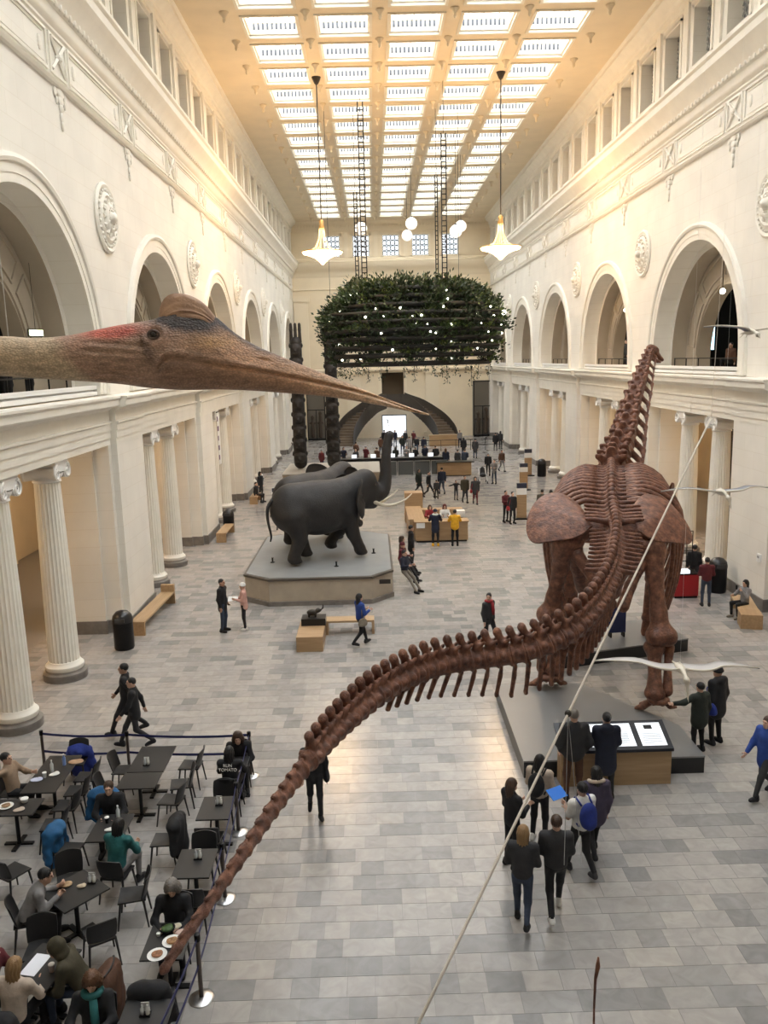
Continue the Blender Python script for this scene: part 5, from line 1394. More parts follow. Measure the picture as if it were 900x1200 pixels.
    ink = mat('grey_print', (.25,.26,.28), .6)
    for k in range(9): slopep('print_line', -.2, .18, .2+.055*k, .215+.055*k, ink, .007); 
    for k in range(8): slopep('print_line', .46, .84, .2+.045*k, .212+.045*k, ink, .007)
    slopep('print_picture', -.62, -.35, .5, .62, ink, .007); slopep('print_picture', -.55, -.38, .2, .3, ink, .007); slopep('print_picture', .55, .72, .68, .82, mat('black_print', (.02,.02,.02), .6), .008)
    # lit display case behind the left columns, pictures behind the right ones
    c = empty('lit_display_case', 'warmly lit wood and glass display case behind the columns', 'display case', (-12.6, 25.6, 0))
    part_box('base', c, M_OAK, (-.6,.6,-.5,.5,0,.8)); part_box('frame', c, M_OAK, (-.6,-.53,-.5,-.43,.8,2.5),(.53,.6,-.5,-.43,.8,2.5),(-.6,-.53,.43,.5,.8,2.5),(.53,.6,.43,.5,.8,2.5),(-.6,.6,-.5,.5,2.45,2.55)); part_box('lit_shelf', c, mat('amber_glow', (.9,.6,.25), .4, emis=(1.0,.62,.22), es=3.0), (-.5,.5,-.4,.4,1.4,1.42),(-.5,.5,-.4,.4,2.4,2.44)); part_box('exhibit', c, mat('gold_exhibit', (.6,.4,.12), .3, .6), (-.3,.3,-.25,.25,.82,1.2),(-.25,.2,-.2,.2,1.43,1.9))
    f = empty('framed_picture', 'gold-framed picture seen between the columns near the red kiosk', 'picture', (19.6, 39.0, 2.6), 0)
    part_box('frame', f, mat('gilt', (.5,.3,.08), .35, .5), (-.06,.06,-1.3,1.3,-1.0,1.6)); part_box('canvas', f, mat('dark_painting', (.12,.07,.04), .6, var=.5, vscale=2), (-.08,-.06,-1.1,1.1,-.8,1.4))
    t = empty('wall_box', 'small white control box on the wall above the bench with the seated woman', 'control box', (12.82, 26.9, 1.75), 0)
    part_box('housing', t, M_WHITE, (-.03,.03,-.12,.12,-.14,.14)); part_box('display', t, mat('grey_display', (.3,.3,.3), .3), (-.036,-.03,-.07,.07,.0,.08))
    # gallery objects
    s = empty('gallery_screen', 'bright cyan and white lit screen inside the upper gallery arch', 'screen', (15.9, 39.6, 7.7), rad(20))
    part_box('panel', s, mat('cyan_screen', (.4,.8,.9), .3, emis=(.55,.88,1.0), es=2.2), (-.28,.28,-.03,.03,1.0,2.1)); part_box('stand', s, M_BLACKM, (-.32,.32,.03,.1,0,2.2))
    s = empty('exit_sign', 'small lit sign hanging inside the upper gallery arch', 'sign', (-9.6, 24.4, 9.6), rad(60))
    part_box('panel', s, mat('sign_glow', (1,1,.8), .4, emis=(.85,1,.6), es=2.0), (-.22,.22,-.02,.02,-.08,.08)); part_box('housing', s, M_BLACKM, (-.25,.25,.02,.05,-.11,.11)); mb = MB(); mb.tube([(0,.03,.1),(0,.03,3.2)], .008, 4); mb.obj('cord', M_BLACKM, s)
    b = empty('hanging_banner', 'narrow white banner with purple marks hanging at the edge of a column bay', 'banner', (-8.15, 43.6, 3.4), rad(90))
    part_box('cloth', b, M_WHITE, (-.3,.3,-.01,.01,0,2.7)); 
    for k in range(5): part_box('purple_mark', b, mat('purple_print', (.10,.02,.10), .6), (-.3,-.08+.1*(k%2),-.016,-.01,.25+.5*k,.5+.5*k))
    part_box('rod', b, M_BLACKM, (-.32,.32,-.02,.02,2.7,2.75))
build_far()
# warm lamps that light the aisles behind the columns
def aisle_lamps():
    k = 0
    for sg, X in ((-1, XL), (1, XR)):
        for bc in BCS[1:5]:
            o = empty('ceiling_downlight', 'round warm ceiling lamp in the aisle behind the columns', 'ceiling lamp', (X+sg*4.6, bc, 6.2), 0, 'aisle ceiling lamps')
            MB().lathe([(.22,0),(.25,-.03),(.25,-.10),(.2,-.12)], 16).obj('housing', M_BRONZE, o, True); MB().lathe([(.19,-.12),(.02,-.15)], 16).obj('diffuser', mat('warm_diffuser', (1,.85,.6), .4, emis=(1,.72,.40), es=4.0), o)
            ld = bpy.data.lights.new('aisle_light', 'POINT'); ld.energy = 170; ld.color = (1,.70,.40); ld.shadow_soft_size = .25
            l = link('aisle_light', ld, o); l.location = (0, 0, -.45)
    for sg, X, bc in ((1, XR, BCS[2]), (-1, XL, BCS[1]), (1, XR, BCS[3])):
        o = empty('gallery_spotlight', 'small bright spotlight under the gallery vault', 'spotlight', (X+sg*1.25, bc-.1, 11.0), 0, 'gallery spotlights')
        MB().ball((0,0,0), .11, 10, 8).obj('bulb', mat('spot_bulb', (1,.95,.8), .3, emis=(1,.9,.7), es=14), o, True); mb = MB(); mb.tube([(0,0,.1),(0,0,1.72)], .02, 5); mb.obj('stem', M_BRONZE, o)
aisle_lamps()
# ------------------------------------------------------------------ people
SKIN = {'light': mat('skin_light', (.58,.36,.26), .5), 'mid': mat('skin_mid', (.42,.24,.16), .5), 'dark': mat('skin_dark', (.16,.085,.055), .5)}
HAIRC = {'black': mat('hair_black', (.010,.009,.009), .5, bump=.4, bscale=90), 'brown': mat('hair_brown', (.06,.032,.018), .5, bump=.4, bscale=90), 'blonde': mat('hair_blonde', (.27,.16,.07), .5, bump=.4, bscale=90), 'grey': mat('hair_grey', (.20,.18,.16), .55, bump=.4, bscale=90), 'auburn': mat('hair_auburn', (.12,.055,.025), .5, bump=.4, bscale=90)}
CLOTH = {}
def cloth(name):
    P = {'black':(.010,.010,.012),'navy':(.012,.016,.035),'charcoal':(.030,.030,.033),'grey':(.24,.23,.23),'pink':(.62,.36,.30),'white':(.70,.69,.66),'blue':(.02,.06,.28),'royal':(.014,.032,.22),'olive':(.050,.042,.022),'darkgreen':(.018,.024,.018),'yellow':(.80,.42,.02),'red':(.30,.02,.025),'maroon':(.10,.012,.018),'beige':(.30,.21,.14),'brown':(.10,.045,.025),'teal':(.02,.13,.13),'denim':(.035,.05,.085),'khaki':(.22,.19,.15),'cerulean':(.01,.09,.22),'purplegrey':(.06,.05,.09),'cream':(.55,.45,.36)}
    if name not in CLOTH: CLOTH[name] = mat('cloth_'+name, P[name], .8, var=.15, vscale=8, bump=.55, bscale=13)
    return CLOTH[name]
M_EYE = mat('eye_dark', (.012,.010,.010), .15)
def head_proto():
    pr = [ell((0,.012,.01),(.074,.094,.103)), ell((0,-.03,-.055),(.057,.062,.075)), ell((0,-.062,-.105),(.03,.026,.024)), cap((0,-.092,.005),(0,-.112,-.032),.009,.015,k=.02), ell((.077,.008,-.02),(.011,.022,.031),k=.012), ell((-.077,.008,-.02),(.011,.022,.031),k=.012), cap((-.04,-.086,.022),(.04,-.086,.022),.012,.012,k=.02), ell((0,-.09,-.066),(.024,.012,.010),k=.012), cap((0,.02,-.06),(0,.03,-.2),.052,.056,k=.04)]
    pr += [cut(ell((s*.032,-.098,.003),(.019,.016,.012)), .012) for s in (-1,1)]
    V, F = surf(pr, .0125, .03); V = relax(V, F, 1)
    mb = MB()
    for s in (-1, 1): mb.ball((s*.032,-.080,.003), .0115, 6, 5)
    EV = np.concatenate(mb.v); EF = mb.f
    return V, F, EV, EF
HEAD = head_proto()
def hand_proto(curl):
    pr = [ell((0,0,-.045),(.040,.016,.052)), cap((0,0,.03),(0,0,-.02),.028,.03)]
    for i, (x, L) in enumerate(((-.030,.060),(-.011,.072),(.010,.068),(.029,.055))):
        a = np.array([x,0,-.085]); d1 = np.array([0,-math.sin(curl),-math.cos(curl)])*L*.55; d2 = np.array([0,-math.sin(curl*2.4),-math.cos(curl*2.4)])*L*.55
        pr += [cap(a, a+d1, .0098, .009, k=.004), cap(a+d1, a+d1+d2, .009, .0078, k=.004)]
    pr += [cap((.034,-.004,-.03),(.058,-.022,-.058),.012,.0105,k=.008), cap((.058,-.022,-.058),(.060,-.038,-.084),.0105,.0085,k=.004)]
    V, F = surf(pr, .0085, .012); return V, F
HANDS = [hand_proto(.28), hand_proto(.62)]
HAIRP = {}
def hair_mesh(kind, near):
    key = (kind, near)
    if key in HAIRP: return HAIRP[key]
    face = cut(ell((0,-.105,-.055),(.066,.075,.10)), .02); vox = .014 if near else .03
    if kind == 'short': pr = [ell((0,.022,.026),(.085,.100,.100)), face, cut(ell((0,-.05,-.16),(.12,.13,.09)),.02)]
    elif kind == 'crop': pr = [ell((0,.020,.022),(.079,.097,.099)), face, cut(ell((0,-.04,-.15),(.12,.13,.10)),.02)]
    elif kind == 'long': pr = [ell((0,.02,.026),(.09,.104,.104)), cap((.05,.05,-.02),(.055,.07,-.25),.052,.03), cap((-.05,.05,-.02),(-.055,.07,-.25),.052,.03), cap((0,.07,-.02),(0,.085,-.27),.06,.035), face]
    elif kind == 'curly': pr = [ell((0,.02,.03),(.10,.115,.108)), ell((.075,.03,-.07),(.055,.075,.09)), ell((-.075,.03,-.07),(.055,.075,.09)), ell((0,.08,-.08),(.09,.06,.10)), face]
    elif kind == 'bun': pr = [ell((0,.022,.026),(.084,.099,.099)), ell((0,.11,.06),(.045,.04,.045)), face]
    elif kind == 'beanie': pr = [ell((0,.012,.040),(.091,.107,.088)), cap((-.06,0,.018),(.06,0,.018),.05,.05,sc=(1,1.6,.55)), cut(ell((0,-.05,-.13),(.16,.17,.125)),.01)]
    elif kind == 'hood': pr = [ell((0,.03,.02),(.115,.125,.13)), ell((0,.06,-.1),(.13,.10,.09)), cut(ell((0,-.13,-.03),(.078,.11,.105)),.02)]
    V, F = surf(pr, vox, .04); V = relax(V, F, 1)
    if near and kind in ('long','curly','short'):
        an = np.arctan2(V[:, 0], V[:, 1]); rr_ = np.stack([V[:, 0], V[:, 1], np.zeros(len(V))], 1); rr_ /= np.linalg.norm(rr_, axis=1)[:, None]+1e-6
        V = V+rr_*((.006 if kind != 'curly' else .009)*np.sin(an*17+np.sin(V[:, 2]*(30 if kind != 'curly' else 90))*1.5))[:, None]
    HAIRP[key] = vf_mesh('hair', V, F, HAIRC['black']); return HAIRP[key]
SHOEP = {}
def shoe_mesh():
    if 'm' not in SHOEP:
        pr = [cap((0,.05,.045),(0,-.15,.036),.044,.036,sc=(1,1,1)), cap((0,.04,.05),(0,.03,.11),.045,.045), ell((0,-.06,.05),(.042,.1,.05)), cut(ell((0,-.05,-.24),(.5,.5,.24)),.006)]
        V, F = surf(pr, .02, .03); SHOEP['m'] = vf_mesh('shoe', V, F, cloth('black'))
    return SHOEP['m']
def joints(p):
    """joint positions for a 1.75 m figure facing -Y"""
    J = {}; base = p.get('pose', 'stand'); lean = rad(p.get('lean', 0)); st = p.get('stride', .30)
    hipz = .92
    if base == 'sit': hipz = .50
    if base == 'lean': hipz = .80
    pel = np.array([0, 0, hipz+.03])
    for s in (-1, 1):
        h = np.array([s*.09, 0, hipz])
        if base == 'stand': k, a = h+[s*.02,-.02,-.43], h+[s*.03,.02,-.83]
        elif base == 'walk':
            f = s*p.get('lead', 1)
            k, a = (h+[0,-st*.62,-.40], h+[0,-st*1.02,-.79]) if f > 0 else (h+[0,st*.10,-.43], h+[0,st*1.12,-.72])
        elif base == 'sit': k, a = h+[s*.05,-.43,.02], h+[s*.06,-.40+p.get('feet', 0)*-.2,-.40]
        elif base == 'lean': k, a = h+[s*.04,-.30,-.24], h+[s*.05,-.58,-.70]
        J['h%d' % s], J['k%d' % s], J['a%d' % s] = h, k, a
    R = rotx(lean)
    T = lambda v: pel+R@(np.array(v)-[0,0,.95])
    J['pel'], J['chest'], J['neck'] = pel, T((0,0,1.30)), T((0,.01,1.47))
    J['head'] = T((0,-.005,1.615)); J['R'] = R
    for s in (-1, 1):
        S = np.array([s*.185,.01,1.395]); m = p.get('armL' if s > 0 else 'armR', 'down')
        e, w = {'down':((s*.05,.03,-.29),(-s*.01,-.05,-.25)), 'swf':((s*.05,-.10,-.27),(0,-.16,-.19)), 'swb':((s*.05,.14,-.25),(0,.06,-.24)), 'fwd':((s*.05,-.05,-.28),(-s*.10,-.22,.05)), 'up':((s*.05,-.15,-.22),(-s*.10,-.13,.22)),
                'table':((s*.08,-.18,-.22),(-s*.13,-.20,.03)), 'out':((s*.10,-.20,-.17),(s*.03,-.25,-.03)), 'pocket':((s*.09,.06,-.28),(-s*.06,-.12,-.19)), 'side':((s*.26,-.02,-.10),(s*.24,-.05,.0)), 'raise':((s*.2,.05,.05),(-s*.12,.02,.24))}[m]
        E = S+np.array(e); W = E+np.array(w)
        J['s%d' % s], J['e%d' % s], J['w%d' % s] = T(S), T(E), T(W)
    return J
def person(label, loc, face, p, group=None):
    """p: pose, colours (top, legs, shoes, hair, hairc, skin), coat hem height, near flag, height"""
    near = p.get('near', True); H = p.get('h', 1.72)/1.75; J = joints(p); vox = .032 if near else .052
    top = p.get('top', 'black'); hem = p.get('hem', .86); puff = p.get('puff', 1.0); R = J['R']; pel = J['pel']
    # body: one continuous skin surface, with head and hands
    pr = [cap(J['pel'], J['neck'], .10, .06), ell(J['chest'], (.14,.09,.16), R)]
    for s in (-1, 1):
        pr += [cap(J['s%d'%s]*.85+J['neck']*.15, J['e%d'%s], .048, .040), cap(J['e%d'%s], J['w%d'%s], .040, .030), cap(J['h%d'%s], J['k%d'%s], .075, .05), cap(J['k%d'%s], J['a%d'%s], .05, .038)]
    V, F = surf(pr, .045 if near else .07, .05); Fs = [tuple(f) for f in F.tolist()]; Vs = [V]; n = len(V); mi = [0]*len(Fs)
    hR = R@rotz(rad(p.get('hy', 0)))@rotx(rad(p.get('hp', 0)-p.get('lean', 0)*.5))
    hv, hf, ev, ef = HEAD
    Vs.append(J['head']+hv@hR.T); Fs += [tuple(i+n for i in f) for f in hf.tolist()]; mi += [0]*len(hf); n += len(hv)
    Vs.append(J['head']+ev@hR.T); Fs += [tuple(i+n for i in f) for f in ef]; mi += [1]*len(ef); n += len(ev)
    for s in (-1, 1):
        d = J['w%d'%s]-J['e%d'%s]; d /= np.linalg.norm(d)
        if near:
            m = p.get('armL' if s > 0 else 'armR', 'down'); hp = HANDS[0 if m in ('down','swf','swb','out','side') else 1]
            z = -d; x = np.cross(z, [s*1.0,.0,.2]); x = x/np.linalg.norm(x); y = np.cross(z, x)
            B = np.stack([x, y, z], 1); v = hp[0]@B.T+J['w%d'%s]+d*.01
            Vs.append(v); Fs += [tuple(i+n for i in f) for f in hp[1].tolist()]; mi += [0]*len(hp[1]); n += len(v)
        else:
            mb = MB(); mb.ball(J['w%d'%s]+d*.06, (.035,.035,.06), 6, 5); v = np.concatenate(mb.v); Vs.append(v); Fs += [tuple(i+n for i in f) for f in mb.f]; mi += [0]*len(mb.f); n += len(v)
    me = vf_mesh('person', np.concatenate(Vs), Fs, [SKIN[p.get('skin', 'light')], M_EYE], mi)
    o = link('person', me); o.location = loc; o.rotation_euler = (0, 0, rad(face)); o.scale = (H,)*3
    tag(o, label, 'person', group)
    # top
    T = lambda v: pel+R@(np.array(v)-[0,0,.95])
    u = puff
    pr = [ell(T((0,.005,1.27)), (.185*u,.125*u,.20), R), ell(T((0,.005,1.08)), (.165*u,.118*u,.18), R), cap(J['s1'], J['s-1'], .07, .07), cap(T((0,.02,1.42)), T((0,.02,1.47)), .075, .068)]
    if hem < .80 and p.get('pose', 'stand') in ('stand', 'walk'):
        pr.append(cap(T((0,.01,1.05)), np.array([0,.02,hem+.17]), .17*u, .185*u, sc=(1,.74,1)))
    else: pr.append(ell(T((0,.005,.96)), (.168*u,.122*u,.13), R))
    for s in (-1, 1):
        w = J['w%d'%s]; e = J['e%d'%s]
        if p.get('sleeve', 'long') == 'short': pr += [cap(J['s%d'%s], e*.8+J['s%d'%s]*.2, .066*u, .062*u)]
        else: pr += [cap(J['s%d'%s], e, .068*u, .058*u), cap(e, w, .058*u, .046*u)]
    if p.get('hoodback'): pr.append(ell(T((0,.11,1.46)), (.13,.07,.09), R))
    V, F = surf(pr, vox, .05); V = relax(V, F, 1)
    link('jacket' if p.get('sleeve') != 'short' else 'shirt', vf_mesh('jacket', V, F, cloth(top)), o)
    if p.get('fur'):
        mb = MB(); mb.tube([T((.13*math.cos(a), .02+.09*math.sin(a), 1.47+.03*math.sin(a))) for a in np.linspace(-.6, PI+.6, 14)], .035, 7); mb.obj('fur_trim', cloth('cream'), o, True)
    # trousers
    pr = [ell(pel+[0,0,-.03], (.155,.115,.12))]
    lg = p.get('legw', 1.0)
    for s in (-1, 1): pr += [cap(J['h%d'%s], J['k%d'%s], .088*lg, .066*lg), cap(J['k%d'%s], J['a%d'%s]+[0,0,.02], .064*lg, .050*lg)]
    V, F = surf(pr, vox, .04); V = relax(V, F, 1); link('trousers', vf_mesh('trousers', V, F, cloth(p.get('legs', 'black'))), o)
    for s in (-1, 1):
        so = link('shoe', shoe_mesh(), o); a = J['a%d'%s]; pitch = 0
        if p.get('pose') == 'walk': pitch = -.35 if s*p.get('lead', 1) > 0 else .5
        so.location = (a[0], a[1]-.0, max(0, a[2]-.095)); so.rotation_euler = (pitch*.6, 0, s*.12)
        if pitch < 0: so.rotation_euler[0] = -.2
        so.material_slots[0].link = 'OBJECT'; so.material_slots[0].material = cloth(p.get('shoes', 'black'))
    hk = p.get('hair', 'short')
    if hk:
        ho = link('hair' if hk not in ('beanie', 'hood') else ('beanie' if hk == 'beanie' else 'hood'), hair_mesh(hk, near), o)
        M = Matrix([[hR[i][0], hR[i][1], hR[i][2], J['head'][i]] for i in range(3)]+[[0,0,0,1]]); ho.matrix_local = M
        ho.material_slots[0].link = 'OBJECT'; ho.material_slots[0].material = HAIRC[p.get('hairc', 'black')] if hk not in ('beanie', 'hood') else cloth(p.get('hairc', 'black'))
    if p.get('scarf'):
        mb = MB(); mb.tube([T((.10*math.cos(a), .0+.09*math.sin(a), 1.47)) for a in np.linspace(0, 2*PI, 13)], .045, 7); mb.tube([T((.03,-.11,1.44)), T((.04,-.15,1.2)), T((.05,-.15,1.05))], [.05,.055,.04], 7); mb.obj('scarf', cloth(p['scarf']), o, True)
    if p.get('pack'):
        V, F = surf([ell(T((0,.20,1.22)), (.16,.10,.24), R), ell(T((0,.27,1.12)), (.12,.06,.12), R)], .03, .04); bo = link('backpack', vf_mesh('backpack', V, F, cloth(p['pack'])), o)
        mb = MB()
        for s in (-1, 1): mb.tube([T((s*.10,.15,1.40)), T((s*.12,0,1.485)), T((s*.12,-.13,1.35)), T((s*.13,-.09,1.12)), T((s*.13,.12,1.02))], .018, 6)
        mb.obj('strap', cloth(p['pack']), bo, True)
    if p.get('bag'):
        c, s = p['bag'] if isinstance(p['bag'], tuple) else (p['bag'], 1)
        V, F = surf([ell((s*.24,.04,.86), (.06,.16,.14)), ell((s*.24,.04,.80), (.07,.17,.09))], .03, .03); bo = link('shoulder_bag', vf_mesh('shoulder_bag', V, F, cloth(c)), o)
        mb = MB(); mb.tube([(s*.24,.06,.98), T((s*.20,.05,1.25)), T((s*.12,.0,1.47)), T((s*.2,-.10,1.25)), (s*.24,-.04,.97)], .012, 5); mb.obj('strap', cloth(c), bo, True)
    return o
def crowd():
    P = person
    P('man in black coat and dark jeans facing the woman in pink', (-5.05,25.96,0), 75, dict(top='black', hem=.62, legs='denim', hair='crop', skin='mid', armL='pocket', h=1.8))
    P('woman in pink jacket and white beanie holding a white sheet', (-4.40,26.08,0), -80, dict(top='pink', hem=.70, legs='black', hair='beanie', hairc='white', armL='fwd', armR='fwd', shoes='white', h=1.62))
    P('woman in blue jacket walking with a patterned shoulder bag by the corner bench', (-.57,24.2,0), 120, dict(pose='walk', top='blue', legs='black', hair='long', bag=('khaki',-1), armR='fwd', armL='fwd', h=1.68, stride=.26))
    P('man in long black coat striding past the bin, ahead of his companion', (-6.0,18.45,0), -82, dict(pose='walk', top='black', hem=.5, legs='black', hair='short', skin='mid', armR='swf', armL='swb', h=1.8, stride=.34))
    P('person in black suit striding beside the man in the long black coat', (-5.62,17.75,0), -80, dict(pose='walk', lead=-1, top='black', hem=.66, legs='charcoal', hair='crop', armR='swb', armL='swf', h=1.72, stride=.34))
    P('woman in black with torn jeans and black bag walking under the tail', (-1.31,14.62,0), 8, dict(pose='walk', top='black', hem=.7, legs='black', hair='long', bag=('black',1), armR='down', h=1.7, stride=.2))
    P('woman in dark jacket and red scarf looking back behind the tail', (3.31,23.9,0), 40, dict(pose='walk', top='charcoal', hem=.7, legs='black', scarf='red', hair='bun', hy=-60, h=1.68))
    P('grey-haired man in dark jacket reading the exhibit desk', (3.72,14.95,0), 178, dict(top='charcoal', hem=.78, puff=1.12, legs='brown', hair='crop', hairc='grey', armR='pocket', armL='pocket', h=1.93))
    P('woman in long navy hooded coat reading the exhibit desk', (4.36,14.98,0), 176, dict(top='navy', hem=.5, puff=1.12, legs='charcoal', hair='bun', hoodback=True, armL='fwd', armR='fwd', h=1.82))
    P('tall person in black coat and beanie holding a blue bag by the hind platform', (7.42,17.15,0), -150, dict(top='black', hem=.6, puff=1.2, legs='black', hair='beanie', hairc='black', hoodback=True, bag=('royal',1), h=1.84))
    P('shorter person in dark green coat reaching an arm towards the skeleton', (6.9,16.8,0), 200, dict(top='darkgreen', hem=.62, puff=1.2, legs='black', hair='short', armL='side', h=1.62))
    P('person in blue jacket walking alone near the couple in dark coats', (7.42,14.8,0), -70, dict(pose='walk', top='blue', hem=.6, puff=1.1, legs='charcoal', hair='long', hairc='brown', armR='swf', armL='swb', h=1.72, stride=.3))
    P('young woman with long fair hair, dark jacket and jeans, in the student group', (2.07,11.3,0), 165, dict(pose='walk', top='charcoal', hem=.82, legs='denim', hair='long', hairc='blonde', lean=8, armL='fwd', armR='fwd', h=1.68, stride=.2))
    P('student in dark jacket, striped track trousers and white trainers', (2.62,11.5,0), 175, dict(pose='walk', lead=-1, top='charcoal', hem=.8, puff=1.1, legs='black', shoes='white', hair='short', hairc='brown', armL='fwd', armR='fwd', h=1.76, stride=.28))
    P('student in white shirt with a bright blue backpack', (3.26,12.5,0), 200, dict(pose='walk', top='white', sleeve='short', legs='black', shoes='charcoal', pack='royal', hair='short', armL='fwd', armR='fwd', h=1.74, stride=.24))
    P('woman in dark navy coat with pale fur hood trim, beside the blue backpack', (3.64,13.05,0), 185, dict(pose='walk', lead=-1, top='purplegrey', hem=.62, puff=1.08, legs='black', fur=True, hair='long', armL='fwd', armR='down', h=1.72, stride=.24))
    P('student in pale sweater with a black bag on her back', (2.79,13.6,0), 150, dict(top='cream', hem=.82, legs='black', hair='long', pack='black', shoes='white', armL='fwd', armR='fwd', h=1.68))
    P('dark-haired student in black with a coat over her arm', (2.17,12.85,0), 120, dict(top='black', hem=.8, legs='black', hair='long', hairc='brown', armL='fwd', armR='fwd', h=1.65))
    P('woman in grey top sitting on the oak bench looking at her phone', (12.0,26.0,0), -70, dict(pose='sit', top='grey', legs='black', shoes='khaki', hair='long', armL='up', armR='table', h=1.68))
    P('man in maroon shirt and jeans standing by the red kiosk', (11.25,27.3,0), 170, dict(top='maroon', hem=.86, legs='denim', hair='short', armL='fwd', armR='fwd', h=1.74))
    P('person in black jacket beyond the man in the maroon shirt', (11.6,29.3,0), 150, dict(top='black', hem=.8, legs='charcoal', hair='short', h=1.72))
    P('visitor in black sitting on the short far bench', (-7.45,51.3,0), 70, dict(near=False, pose='sit', top='black', legs='black', hair='short'))
    P('visitor in black standing beside the short far bench', (-7.4,53.0,0), 60, dict(near=False, top='black', hem=.6, legs='black', hair='hood', hairc='black'))
    P('visitor in bright yellow jacket at the information desk', (3.64,37.6,0), 178, dict(top='yellow', hem=.78, puff=1.1, legs='black', hair='short', armL='table', armR='table', h=1.74))
    P('visitor in navy jacket with white collar stripes at the information desk', (2.74,37.7,0), 175, dict(top='navy', hem=.62, puff=1.05, legs='black', shoes='yellow', scarf='white', hair='beanie', hairc='navy', armL='table', armR='table', h=1.78))
    P('visitor in navy top and khaki trousers leaning on the elephant plinth', (1.02,30.2,0), 55, dict(pose='lean', top='navy', legs='khaki', hair='short', armL='fwd', armR='fwd'))
    P('visitor in red jacket leaning on the elephant plinth', (1.0,31.6,0), 65, dict(pose='lean', top='maroon', legs='black', hair='beanie', hairc='maroon', armL='fwd'))
    P('visitor in brown top leaning on the elephant plinth', (1.02,32.7,0), 75, dict(pose='lean', top='brown', legs='black', hair='curly', hairc='brown'))
    P('visitor in black coat standing at the elephant plinth end', (1.45,33.9,0), 100, dict(top='black', hem=.6, legs='charcoal', hair='short', h=1.8))
    F_ = dict(near=False)
    P('man in olive coat walking with a child', (5.36,48.92,0), 10, dict(F_, top='olive', hem=.7, legs='charcoal', hair='short', pose='walk', stride=.2))
    P('woman in dark coat carrying a red bag beside the man in olive', (5.9,48.3,0), 0, dict(F_, top='charcoal', hem=.6, legs='maroon', hair='long', bag=('red',-1), pose='walk', stride=.2))
    P('child in a black top walking beside the man in olive', (4.95,50.2,0), 10, dict(F_, top='black', legs='charcoal', hair='short', h=1.25, armL='side', armR='side'))
    P('tall visitor in black walking toward the black counter', (4.25,52.3,0), 190, dict(F_, top='navy', legs='denim', hair='short', pose='walk', h=1.8))
    P('visitor in black striding between two others behind the information desk', (3.35,51.2,0), 60, dict(F_, top='black', legs='black', hair='short', pose='walk', stride=.36))
    P('visitor in dark green coat walking behind the information desk', (2.8,52.5,0), 40, dict(F_, top='darkgreen', hem=.55, legs='black', hair='long', pose='walk'))
    P('visitor in grey holding a tray behind the elephant tusk', (.75,53.5,0), 0, dict(F_, top='charcoal', legs='denim', hair='short', armL='fwd', armR='fwd'))
    P('child in grey standing behind the information desk', (3.8,50.9,0), 170, dict(F_, top='charcoal', legs='black', hair='short', h=1.2))
    P('seated visitor in red inside the information desk', (2.75,41.45,0), 0, dict(F_, pose='sit', top='red', legs='black', hair='curly', hairc='brown', armL='table', armR='table'))
    P('seated visitor in white inside the information desk', (3.5,41.45,0), 0, dict(F_, pose='sit', top='white', legs='black', hair='hood', hairc='maroon', armL='table', armR='table'))
    P('visitor in maroon jacket of the pair with the red bag', (6.85,42.9,0), 30, dict(F_, top='maroon', legs='black', hair='short', armR='fwd'))
    P('visitor in black of the pair, carrying the red bag', (7.12,42.4,0), 20, dict(F_, top='black', hem=.7, legs='black', hair='short', bag=('red',-1)))
    P('visitor in olive coat seen from behind next to the kiosk', (8.7,42.6,0), 170, dict(F_, top='olive', hem=.66, puff=1.15, legs='black', hair='short', h=1.78))
    P('visitor in grey coat seen from behind next to the one in olive', (9.2,42.8,0), 175, dict(F_, top='charcoal', hem=.66, puff=1.1, legs='black', hair='long'))
    P('visitor in pale jacket pushing a stroller', (8.2,56.4,0), -30, dict(F_, top='grey', hem=.7, legs='denim', hair='short', armL='fwd', armR='fwd'))
    P('visitor in brown jacket and grey trousers beyond the stroller', (9.64,62.3,0), 20, dict(F_, top='brown', legs='grey', hair='short', pose='walk'))
    P('visitor in black near the stroller', (8.35,60.5,0), 160, dict(F_, top='black', legs='black', hair='beanie', hairc='grey'))
    P('visitor in black coat crossing in front of the reception desk', (7.9,73.0,0), 180, dict(F_, top='black', hem=.5, legs='denim', hair='long'))
    P('visitor in grey coat crossing beside the one in black coat', (8.75,71.6,0), 175, dict(F_, top='charcoal', hem=.5, legs='denim', hair='short', puff=1.1))
    P('visitor in black near the far glass case', (11.3,76.9,0), 170, dict(F_, top='black', hem=.6, legs='black', hair='short'))
    P('visitor with brown bag by the last pier', (12.0,78.4,0), 150, dict(F_, top='charcoal', legs='black', bag=('brown',1), hair='long'))
    P('person in white shirt standing at the end of the reception desk', (8.35,80.5,0), 10, dict(F_, top='grey', legs='navy', hair='short'))
    # the crowd at the black counter and before the lit screen
    r = random.Random(11); tops = ['black','navy','charcoal','maroon','brown','denim','darkgreen','grey','black','navy']
    spots = [(-3.4,66.2),(-2.5,67.0),(-1.5,66.3),(-.7,66.9),(.2,66.2),(1.0,66.8),(1.7,66.3),(2.6,66.9),(3.3,66.4),(4.1,66.9),(4.9,66.3),(5.5,63.6),(6.4,63.4),(-4.2,65.6),(.6,76.0),(1.4,75.2),(2.6,76.4),(3.2,75.4),(3.9,76.2),(4.5,75.0),(1.0,82.0),(2.1,83.0),(3.1,82.4),(3.9,81.6),(-1.6,72.0),(6.9,62.9)]
    seen = {}
    where = lambda y: 'behind the black counter' if y > 65 and y < 68 else ('by the ticket counter' if y < 65 else ('in the queue before the lit screen' if y < 79 else 'standing close to the lit screen'))
